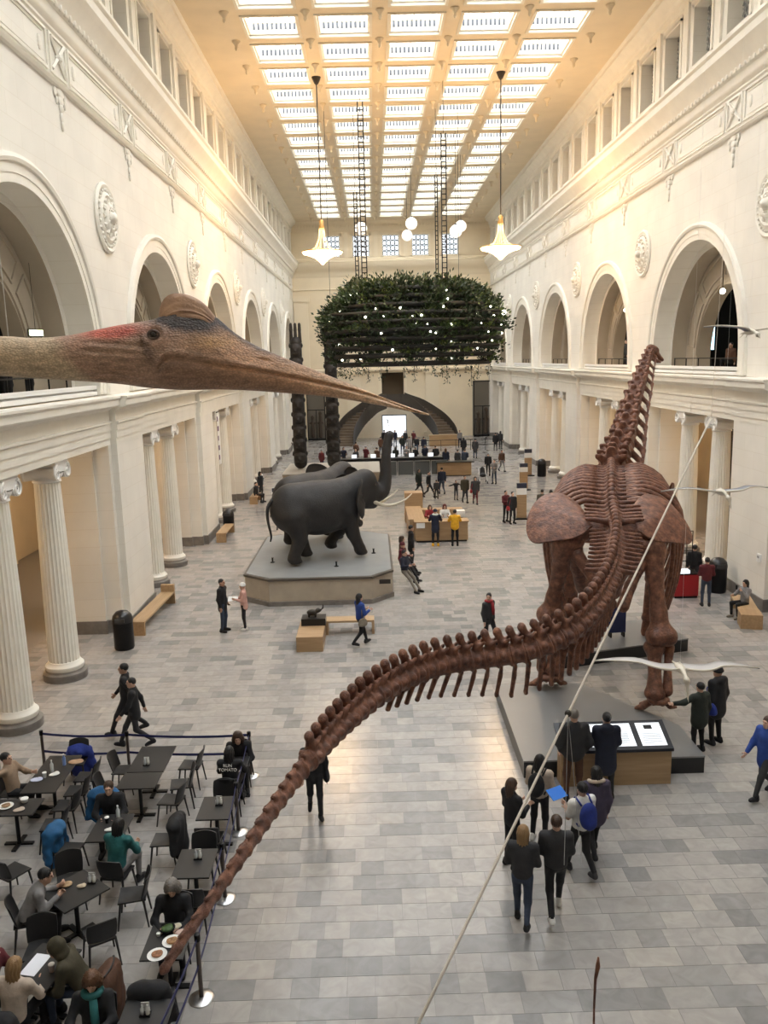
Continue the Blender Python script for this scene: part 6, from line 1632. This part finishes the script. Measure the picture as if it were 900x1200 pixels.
    for i, (x, y) in enumerate(spots):
        c = tops[i % len(tops)]; hk = ['short','long','crop','beanie','bun'][i % 5]; hc = ['black','brown','black','grey','brown','auburn'][i % 6]
        lab = 'small visitor in %s top with %s %s' % (c, {'short':'short dark hair','long':'long hair','crop':'cropped hair','beanie':'a knit beanie','bun':'tied-up hair'}[hk], where(y))
        P(lab, (x, y, 0), r.choice([0,20,-30,170,190,150]), dict(F_, top=c, hem=r.choice([.86,.7,.6]), legs=r.choice(['black','denim','charcoal']), hair=hk, hairc=hc if hk != 'beanie' else 'grey', armL=r.choice(['down','fwd','table']), armR=r.choice(['down','fwd','pocket']), h=1.62+.2*r.random()), 'visitors around the far counters')
    # gallery visitors
    P('gallery visitor in brown sitting behind the upper rail near the cyan screen', (15.5,36.2,7.7), -60, dict(F_, pose='sit', top='brown', legs='black', hair='short'))
    P('gallery visitor in red behind the upper rail below the giant pterosaur neck', (-9.62,22.2,7.7), 75, dict(F_, top='red', legs='black', hair='short'))
    P('gallery visitor in black behind the upper rail beside the one in red', (-9.62,23.6,7.7), 80, dict(F_, top='black', legs='black', hair='short'))
    P('gallery visitor in dark jacket behind a far upper rail', (14.25,47.0,7.7), -90, dict(F_, top='charcoal', legs='black', hair='short'))
    P('gallery visitor in navy behind the next far upper rail', (14.25,59.6,7.7), -90, dict(F_, top='navy', legs='black', hair='short'))
    # held things and a stroller
    o = empty('paper_sheet', 'white folded sheet held by the woman in pink', 'paper', (-4.72,26.02,1.08), 0); MB().obox((0,0,0), (.16,.11,.003), rotx(.5)).obj('sheet', M_WHITE, o)
    o = empty('phone', 'phone held up by the woman on the bench', 'phone', (11.62,25.78,1.08), rad(-70)); MB().obox((0,0,0), (.035,.005,.07)).obj('case', M_BLACKM, o)
    o = empty('blue_folder', 'bright blue folder held among the students', 'folder', (2.95,12.95,1.28), rad(30)); MB().obox((0,0,0), (.16,.11,.006), rotx(.5)).obj('cover', mat('folder_blue', (.03,.20,.75), .4), o)
    o = empty('stroller', 'pale folding stroller beside the visitor in the pale jacket', 'stroller', (7.5,57.0,0)); mb = MB()
    for x in (-.25,.25): mb.tube([(x,-.4,.1),(x,.1,.55),(x,.45,1.0)], .02, 6); mb.tube([(x,.4,.1),(x,-.1,.6)], .02, 6)
    mb.tube([(-.25,.45,1.0),(.25,.45,1.0)], .02, 6); mb.obj('frame', M_CHROME, o)
    blob('seat', [ell((0,0,.55),(.24,.25,.14)), cap((0,.2,.6),(0,.3,.95),.2,.16,sc=(1,.5,1))], .05, cloth('charcoal'), o, .06)
    for x in (-.27,.27):
        for y in (-.4,.4): mb = MB(); mb.tube([(x-.02,y,.1),(x+.02,y,.1)], .1, 12); mb.obj('wheel', M_BLACKM, o)
crowd()
# ------------------------------------------------------------------ cafe
M_TBL = mat('black_table', (.016,.016,.017), .42); M_CHR = mat('black_chair', (.012,.012,.013), .45)
def chair_proto():
    o = empty('cafe_chair', '', 'chair')
    s = MB(); n = 10; V = []; F = []
    # dished seat
    for e in (0, -.025):
        for i in range(n+1):
            for j in range(n+1):
                x = -.21+.42*i/n; y = -.20+.42*j/n; d = (1-(x/.21)**2)*(1-((y-.01)/.21)**2); sx = 1-.12*(j/n); V.append((x*sx, y, .455-.018*d+e))
    m = (n+1)**2
    for b in (0, m):
        for i in range(n):
            for j in range(n): q = (b+i*(n+1)+j, b+(i+1)*(n+1)+j, b+(i+1)*(n+1)+j+1, b+i*(n+1)+j+1); F.append(q if b == 0 else q[::-1])
    for i in range(n):
        for a, b in (((i)*(n+1),(i+1)*(n+1)),((i)*(n+1)+n,(i+1)*(n+1)+n),(i,i+1),(n*(n+1)+i,n*(n+1)+i+1)): F.append((a, b, m+b, m+a))
    s.add(V, F); s.obj('seat', M_CHR, o, True, 50)
    b = MB(); V = []; F = []; n = 10; k = 6
    for e in (0, .02):
        for i in range(n+1):
            t = -1+2*i/n
            for j in range(k+1):
                z = .47+.36*j/k; w = .20+.015*math.sin(PI*j/k); y = .20+.10*(j/k)-.05*t*t+e; V.append((w*t, y, z-(.03*t*t if j == k else 0)))
    m = (n+1)*(k+1)
    for bb in (0, m):
        for i in range(n):
            for j in range(k): F.append((bb+i*(k+1)+j, bb+(i+1)*(k+1)+j, bb+(i+1)*(k+1)+j+1, bb+i*(k+1)+j+1))
    for i in range(n): F.append((i*(k+1)+k, (i+1)*(k+1)+k, m+(i+1)*(k+1)+k, m+i*(k+1)+k)); F.append((i*(k+1), (i+1)*(k+1), m+(i+1)*(k+1), m+i*(k+1)))
    for j in range(k): F.append((j, j+1, m+j+1, m+j)); F.append((n*(k+1)+j, n*(k+1)+j+1, m+n*(k+1)+j+1, m+n*(k+1)+j))
    b.add(V, F); b.obj('backrest', M_CHR, o, True, 50)
    for x in (-1, 1):
        for y in (-1, 1):
            l = MB(); l.tube([(x*.18, y*.17+.01, .45), (x*.225, y*.23+.01, 0)], [.02,.013], 6); l.obj('leg', M_CHR, o, True, 50)
    return o
CH0 = chair_proto(); ch_used = [False]
def chair(x, y, face, lab, group='black cafe chairs'):
    o = CH0 if not ch_used[0] else copy_tree(CH0); ch_used[0] = True
    o.location = (x, y, 0); o.rotation_euler = (0, 0, rad(face)); o['label'] = lab; o['group'] = group; return o
def table(x, y, w, l, lab, rz=0):
    o = empty('cafe_table', lab, 'table', (x, y, 0), rad(rz), 'black cafe tables')
    MB().box(-w/2,w/2,-l/2,l/2,.715,.74).obj('table_top', M_TBL, o)
    MB().lathe([(.045,.03),(.035,.06),(.035,.70),(.12,.715)], 12).obj('pedestal', M_BLACKM, o, True, 40)
    MB().box(-.26,.26,-.04,.04,0,.03).box(-.04,.04,-.26,.26,0,.03).obj('foot', M_BLACKM, o)
    return o
def items():
    clear = mat('clear_plastic', (.6,.62,.62), .15); card = mat('menu_card', (.75,.74,.7), .5)
    def caddy(x, y, lab, z=.74):
        o = empty('condiment_caddy', lab, 'caddy', (x, y, z), 0, 'condiment caddies')
        MB().box(-.07,.07,-.045,.045,0,.015).obj('tray', M_BLACKM, o)
        for dx, c in ((-.035, clear), (.03, card)):
            MB().lathe([(.026,.015),(.028,.02),(.028,.09),(.014,.11),(.014,.14)], 10, (dx,0,0)).obj('shaker', c, o, True, 40)
        MB().obox((0,.03,.09), (.05,.004,.075), rotx(.2)).obj('menu_card', card, o)
    caddy(-4.72,15.45,'small condiment caddy with menu card on the double table'); caddy(-2.98,13.85,'small condiment caddy on the table between empty chairs behind the women'); caddy(-3.02,12.2,'small condiment caddy on the empty table behind the grey-haired woman'); caddy(-4.55,11.65,'small condiment caddy on the slanted table of the man in grey'); caddy(-3.0,8.95,'small condiment caddy on the table by the brown-haired woman')
    def cup(x, y, lab, c, h=.1, r=.04):
        o = empty('cup', lab, 'cup', (x, y, .74)); MB().lathe([(r*.75,0),(r*.8,.005),(r,h),(r*.9,h),(r*.7,.01)], 14).obj('body', c, o, True, 40); MB().lathe([(r*1.05,h),(r*1.05,h+.012),(r*.6,h+.02)], 14).obj('lid', M_WHITE, o, True, 40)
    def bottle(x, y, lab, c):
        o = empty('bottle', lab, 'bottle', (x, y, .74)); MB().lathe([(.032,0),(.034,.02),(.034,.15),(.014,.19),(.014,.215)], 12).obj('body', c, o, True, 40); MB().lathe([(.016,.215),(.016,.24)], 10).obj('cap', M_WHITE, o)
    def napkin(x, y, lab, c=card, s=.1, rz=0):
        o = empty('napkin', lab, 'napkin', (x, y, .748), rad(rz)); V, F = surf([ell((0,0,.012),(s,s*.7,.014)), ell((s*.4,s*.2,.02),(s*.4,s*.3,.025))], .016, .02); link('cloth', vf_mesh('cloth', V, F, c), o)
    def plate(x, y, lab, food):
        o = empty('plate', lab, 'plate', (x, y, .742)); MB().lathe([(.07,0),(.13,.012),(.135,.018),(.12,.015),(.06,.006),(.01,.005)], 20).obj('dish', M_WHITE, o, True, 40)
        V, F = surf([ell((0,0,.025),(.08,.07,.02)), ell((.03,.02,.035),(.04,.04,.02))], .014, .02); link('food', vf_mesh('food', V, F, mat('food_'+food[0], food[1], .6, var=.4, vscale=30)), o)
    plate(-2.98,10.24,'white plate of pancakes before the grey-haired woman', ('pancake', (.42,.22,.09))); plate(-3.12,9.985,'smaller plate with brown food near the table edge', ('toast', (.38,.17,.08)))
    o = empty('salad_bowl', 'dark bowl of green salad before the grey-haired woman', 'bowl', (-3.1,10.47,.742)); MB().lathe([(.05,0),(.11,.05),(.115,.055),(.09,.04),(.02,.02)], 18).obj('bowl', M_BLACKM, o, True); V, F = surf([ell((0,0,.045),(.09,.08,.03)), ell((.03,.03,.06),(.04,.04,.03))], .018, .02); link('salad', vf_mesh('salad', V, F, mat('salad', (.06,.12,.03), .6, var=.5, vscale=40)), o)
    napkin(-2.86,10.42,'crumpled pink paper bag beside the salad bowl', mat('pinkish_paper', (.58,.42,.38), .7), .12); napkin(-3.0,10.55,'crumpled white wrapper beside the salad bowl', mat('wrapper', (.62,.56,.42), .6), .09); cup(-3.2,10.38,'tiny white sauce cup beside the pancakes', M_WHITE, .03, .03)
    napkin(-6.72,14.95,'crumpled white and blue wrapper on the long table', mat('bluewhite', (.55,.58,.75), .6), .13); napkin(-6.45,15.15,'white wrapper laid on the long table beside the bottle', card, .11, 30); bottle(-6.55,15.3,'clear water bottle on the long table', clear); bottle(-6.4,15.55,'plastic bottle with blue label on the long table', mat('blue_label', (.2,.3,.6), .3)); cup(-6.6,15.05,'clear cup beside the white wrapper', clear); napkin(-6.2,15.65,'crumpled brown paper bag on the long table', mat('kraft', (.38,.24,.14), .7), .16)
    plate(-6.9,14.0,'white plate with leftovers on the short side table', ('mixed', (.35,.22,.12))); napkin(-6.6,13.85,'folded napkin beside the leftovers', mat('napkin_tan', (.5,.4,.33), .7), .11, 20); cup(-6.62,14.15,'white bowl beside the leftovers', M_WHITE, .06, .07)
    cup(-4.85,13.35,'dark lidded cup before the man in black', M_BLACKM); napkin(-4.75,13.1,'white napkin before the man in black', M_WHITE, .08); napkin(-4.62,13.3,'second white napkin beside the lidded cup', M_WHITE, .07); bottle(-4.7,13.5,'small clear bottle beside the lidded cup', clear)
    napkin(-4.95,11.6,'brown food wrapper before the man in grey', mat('kraft2', (.42,.28,.15), .7), .12); napkin(-4.68,11.55,'crumpled pale wrapper beside the caddy of the man in grey', mat('wrapper2', (.6,.5,.36), .6), .08)
    o = empty('menu_paper', 'large white paper sheet lying on the table of the person in olive', 'paper', (-4.72,9.88,.742), rad(-12)); MB().box(-.11,.11,-.2,.2,0,.004).obj('sheet', mat('bright_paper', (.78,.80,.86), .6), o)
    napkin(-4.55,10.1,'crumpled clear wrapper beside the large white sheet', clear, .09); cup(-4.45,9.75,'pale cup near the hand of the person in olive', mat('palecup', (.55,.45,.45), .5))
def garment(x, y, z, rz, col, lab, kind='coat'):
    o = empty('draped_coat', lab, 'coat', (x, y, 0), rad(rz))
    V, F = surf([cap((-.16,.24,z+.34),(.16,.24,z+.34),.10,.10), ell((0,.27,z+.12),(.26,.12,.34)), ell((0,.28,z-.12),(.24,.13,.25)), cap((-.2,.24,z+.28),(-.30,.2,z-.1),.075,.06), cap((.2,.24,z+.28),(.30,.22,z-.1),.075,.06), ell((0,.15,z+.3),(.2,.08,.08))], .035, .08)
    V = V+np.stack([np.sin(V[:, 2]*38+V[:, 0]*9)*.012, np.sin(V[:, 0]*30+V[:, 2]*17)*.012, np.zeros(len(V))], 1)
    link('cloth', vf_mesh('cloth', relax(V, F, 1), F, cloth(col)), o); return o
def stanchions():
    pts = [(-7.27,16.63),(-5.4,16.46),(-2.79,16.28),(-2.72,14.15),(-2.63,12.2),(-2.58,10.05)]
    where = ['beside the nearest column', 'behind the double table', 'at the corner beside the two women', 'next to the first empty table after the corner', 'next to the second empty table after the corner', 'next to the grey-haired woman']
    belt = mat('navy_belt', (.012,.016,.10), .6)
    for i, (x, y) in enumerate(pts):
        o = empty('stanchion', 'steel stanchion post with navy belt %s' % where[i], 'stanchion', (x, y, 0))
        MB().lathe([(.17,0),(.175,.012),(.15,.03),(.04,.045)], 24).obj('base', M_CHROME, o, True, 40); MB().lathe([(.032,.04),(.032,.93)], 14).obj('post', mat('bronze_post', (.13,.11,.10), .3, .8), o, True, 40); MB().lathe([(.04,.90),(.042,.95),(.04,1.0),(.02,1.01)], 14).obj('cap', M_BLACKM, o, True, 40)
        nx = pts[i+1] if i+1 < len(pts) else (-2.75, 8.2)
        for z in (.93, .53):
            a = np.array([0,0,z]); b = np.array([nx[0]-x, nx[1]-y, z]); n = 8
            d = b-a; nrm = np.array([-d[1], d[0], 0]); nrm /= np.linalg.norm(nrm); V = []
            for k in range(n+1):
                t = k/n; p = a+d*t-np.array([0,0,.05*4*t*(1-t)])
                for e, zz in ((1,.025),(1,-.025),(-1,-.025),(-1,.025)): V.append(p+nrm*.004*e+[0,0,zz])
            mb = MB(); mb.add(V, [(k*4+j, k*4+(j+1)%4, k*4+4+(j+1)%4, k*4+4+j) for k in range(n) for j in range(4)]); mb.obj('belt', belt, o)
def cafe():
    T = table
    T(-4.68,15.72,.72,1.1,'long black cafe table of the empty double set'); T(-4.70,14.83,.74,.62,'short black cafe table pushed against the long one of the double set')
    T(-6.52,15.22,.66,1.5,'long black cafe table strewn with wrappers and bottles'); T(-6.72,13.98,.84,.58,'black cafe table with leftovers beside the strewn long table')
    T(-4.75,13.2,.60,.86,'black cafe table between the man in black and the woman in teal'); T(-3.02,13.75,.58,.78,'small empty black table with caddy nearest the two women'); T(-3.05,12.08,.60,.78,'small empty black table with caddy between two empty chairs'); T(-3.05,10.28,.58,.76,'small black table set with plates of food'); T(-4.76,11.47,.76,.75,'slanted black table of the man in grey eating',-41); T(-4.6,9.85,.62,.8,'black table with a large white sheet of paper',-15); T(-3.0,8.9,.6,.6,'black table beside the brown-haired woman'); T(-2.95,15.45,.5,.5,'small black table between the two women in black')
    c = chair
    c(-3.98,15.98,-95,'empty black chair tucked at the long table of the double set, toward the corner stanchion'); c(-4.0,15.2,-80,'empty black chair at the joint of the double set'); c(-4.05,14.6,-100,'empty black chair at the short table of the double set'); c(-5.3,15.85,88,'empty black chair between the double set and the strewn long table, near the belt'); c(-5.3,14.95,92,'empty black chair at the short double-set table, facing away from the strewn long table')
    c(-6.0,15.6,-90,'black chair at the strewn long table, first from the belt'); c(-6.0,15.05,-88,'black chair at the strewn long table, second from the belt'); c(-6.0,14.5,-92,'black chair at the strewn long table, third from the belt'); c(-6.0,13.85,-85,'black chair drawn up to the table with leftovers'); c(-6.45,16.3,0,'black chair with a blue bag at the end of the strewn long table')
    c(-7.25,15.05,90,'black chair under the man in the beige top'); c(-6.15,12.45,150,'black chair standing alone behind the table with leftovers')
    c(-4.95,13.95,10,'black chair under the man in black at the napkins'); c(-5.45,13.05,80,'black chair under the bright blue coat'); c(-4.4,12.35,170,'black chair under the woman in teal'); c(-3.85,13.25,-90,'black chair under the heap of black coat')
    c(-3.02,14.36,0,'empty black chair between the two women and the first empty table'); c(-3.05,13.25,180,'empty black chair at the first empty table, toward the second one'); c(-3.05,12.58,0,'empty black chair at the second empty table, toward the first one'); c(-2.98,11.58,180,'empty black chair at the second empty table, toward the grey-haired woman'); c(-3.1,10.95,0,'black chair under the grey-haired woman'); c(-3.05,9.55,180,'black chair under the black coat by the tail tip'); c(-2.95,16.02,0,'black chair under the woman with curly hair facing the other woman'); c(-2.98,14.92,180,'black chair under the woman with printed black top')
    c(-5.38,11.25,110,'black chair under the man in grey'); c(-4.2,10.85,-150,'empty black chair at the slanted table, toward the person in olive'); c(-3.98,11.75,-80,'empty black chair at the slanted table, beside the aisle'); c(-5.1,12.15,20,'empty black chair behind the slanted table'); c(-4.95,10.55,10,'empty black chair behind the white paper sheet'); c(-3.95,9.75,-90,'black chair under the person in olive'); c(-4.75,9.1,170,'black chair under the blonde woman'); c(-3.65,9.0,0,'black chair under the brown-haired woman'); c(-5.35,9.7,80,'black chair under the person holding a phone')
    P = person
    def S(lab, x, y, f, **k): return P(lab, (x, y, 0), f, dict(dict(pose='sit', armL='table', armR='table'), **k))
    S('man in beige top leaning back with an arm raised at the strewn table', -7.22,15.05,85, top='beige', legs='black', hair='short', armL='table', armR='raise', lean=-8)
    S('man in black sweater sitting at the table with napkins', -4.95,13.92,8, top='black', legs='black', hair='short', hairc='brown', lean=10)
    S('woman in teal cardigan sitting with her back to the aisle of tables', -4.42,12.42,165, top='teal', legs='grey', hair='long', hairc='black', lean=14)
    S('man in grey sweater bending over the food he eats', -5.40,11.22,112, top='grey', legs='black', hair='short', armL='up', armR='up', lean=28, puff=1.05)
    S('person in olive hooded coat leaning over the table with the white sheet', -4.05,9.78,-85, top='olive', legs='denim', hair='hood', hairc='olive', lean=30, puff=1.15)
    S('blonde woman in pale top with her back turned, at the white sheet', -4.75,9.22,172, top='cream', legs='black', hair='long', hairc='blonde', lean=12)
    S('brown-haired woman in dark jacket looking down', -3.65,9.02,5, top='black', legs='black', hair='curly', hairc='auburn', hp=25, scarf='teal')
    S('grey-haired woman in black cardigan holding something above her plates', -3.1,10.93,2, top='black', legs='black', hair='curly', hairc='grey', hp=25, lean=8, armL='table', armR='table')
    S('woman with curly brown hair in black bending toward the other woman', -2.95,16.0,5, top='black', legs='black', hair='curly', hairc='brown', lean=22)
    S('woman in black printed top with her back turned, by the corner stanchion', -2.98,14.98,178, top='black', legs='black', hair='long', hairc='black', armL='up', lean=6)
    S('person in dark top holding a phone over the white sheet', -5.3,9.7,78, top='maroon', legs='black', hair='short', sleeve='short', lean=12)
    garment(-5.45,13.05,.45,80,'cerulean','bright blue puffy coat hung over a cafe chair'); garment(-5.15,13.98,.5,10,'cerulean','blue coat draped behind the man in black sweater')
    garment(-3.85,13.25,.45,-90,'black','big black puffy coat heaped over a chair beside the woman in teal'); garment(-3.05,9.55,.45,180,'black','black coat over a chair under the tip of the tail'); garment(-3.95,9.75,.35,-90,'brown','rust brown coat hanging behind the person in olive'); garment(-6.45,16.3,.25,0,'royal','bright blue bag hung on the chair at the end of the strewn table'); garment(-4.75,9.1,.45,170,'black','black coat hung behind the blonde woman')
    items(); stanchions()
    # printed lettering on the back of the woman's top
    o = [b for b in bpy.data.objects if b.get('label', '').startswith('woman in black printed')][0]
    cu = bpy.data.curves.new('lettering', 'FONT'); cu.body = 'RUN\nTOMATO'; cu.size = .085; cu.align_x = 'CENTER'; cu.extrude = .004
    tmp = bpy.data.objects.new('tmp_text', cu); COL.objects.link(tmp); bpy.context.view_layer.update()
    lm_ = bpy.data.meshes.new_from_object(tmp.evaluated_get(bpy.context.evaluated_depsgraph_get())); bpy.data.objects.remove(tmp)
    lm_.materials.clear(); lm_.materials.append(M_WHITE)
    t = link('lettering', lm_, o); t.location = (0,.158,.98); t.rotation_euler = (rad(84), 0, PI)
cafe()
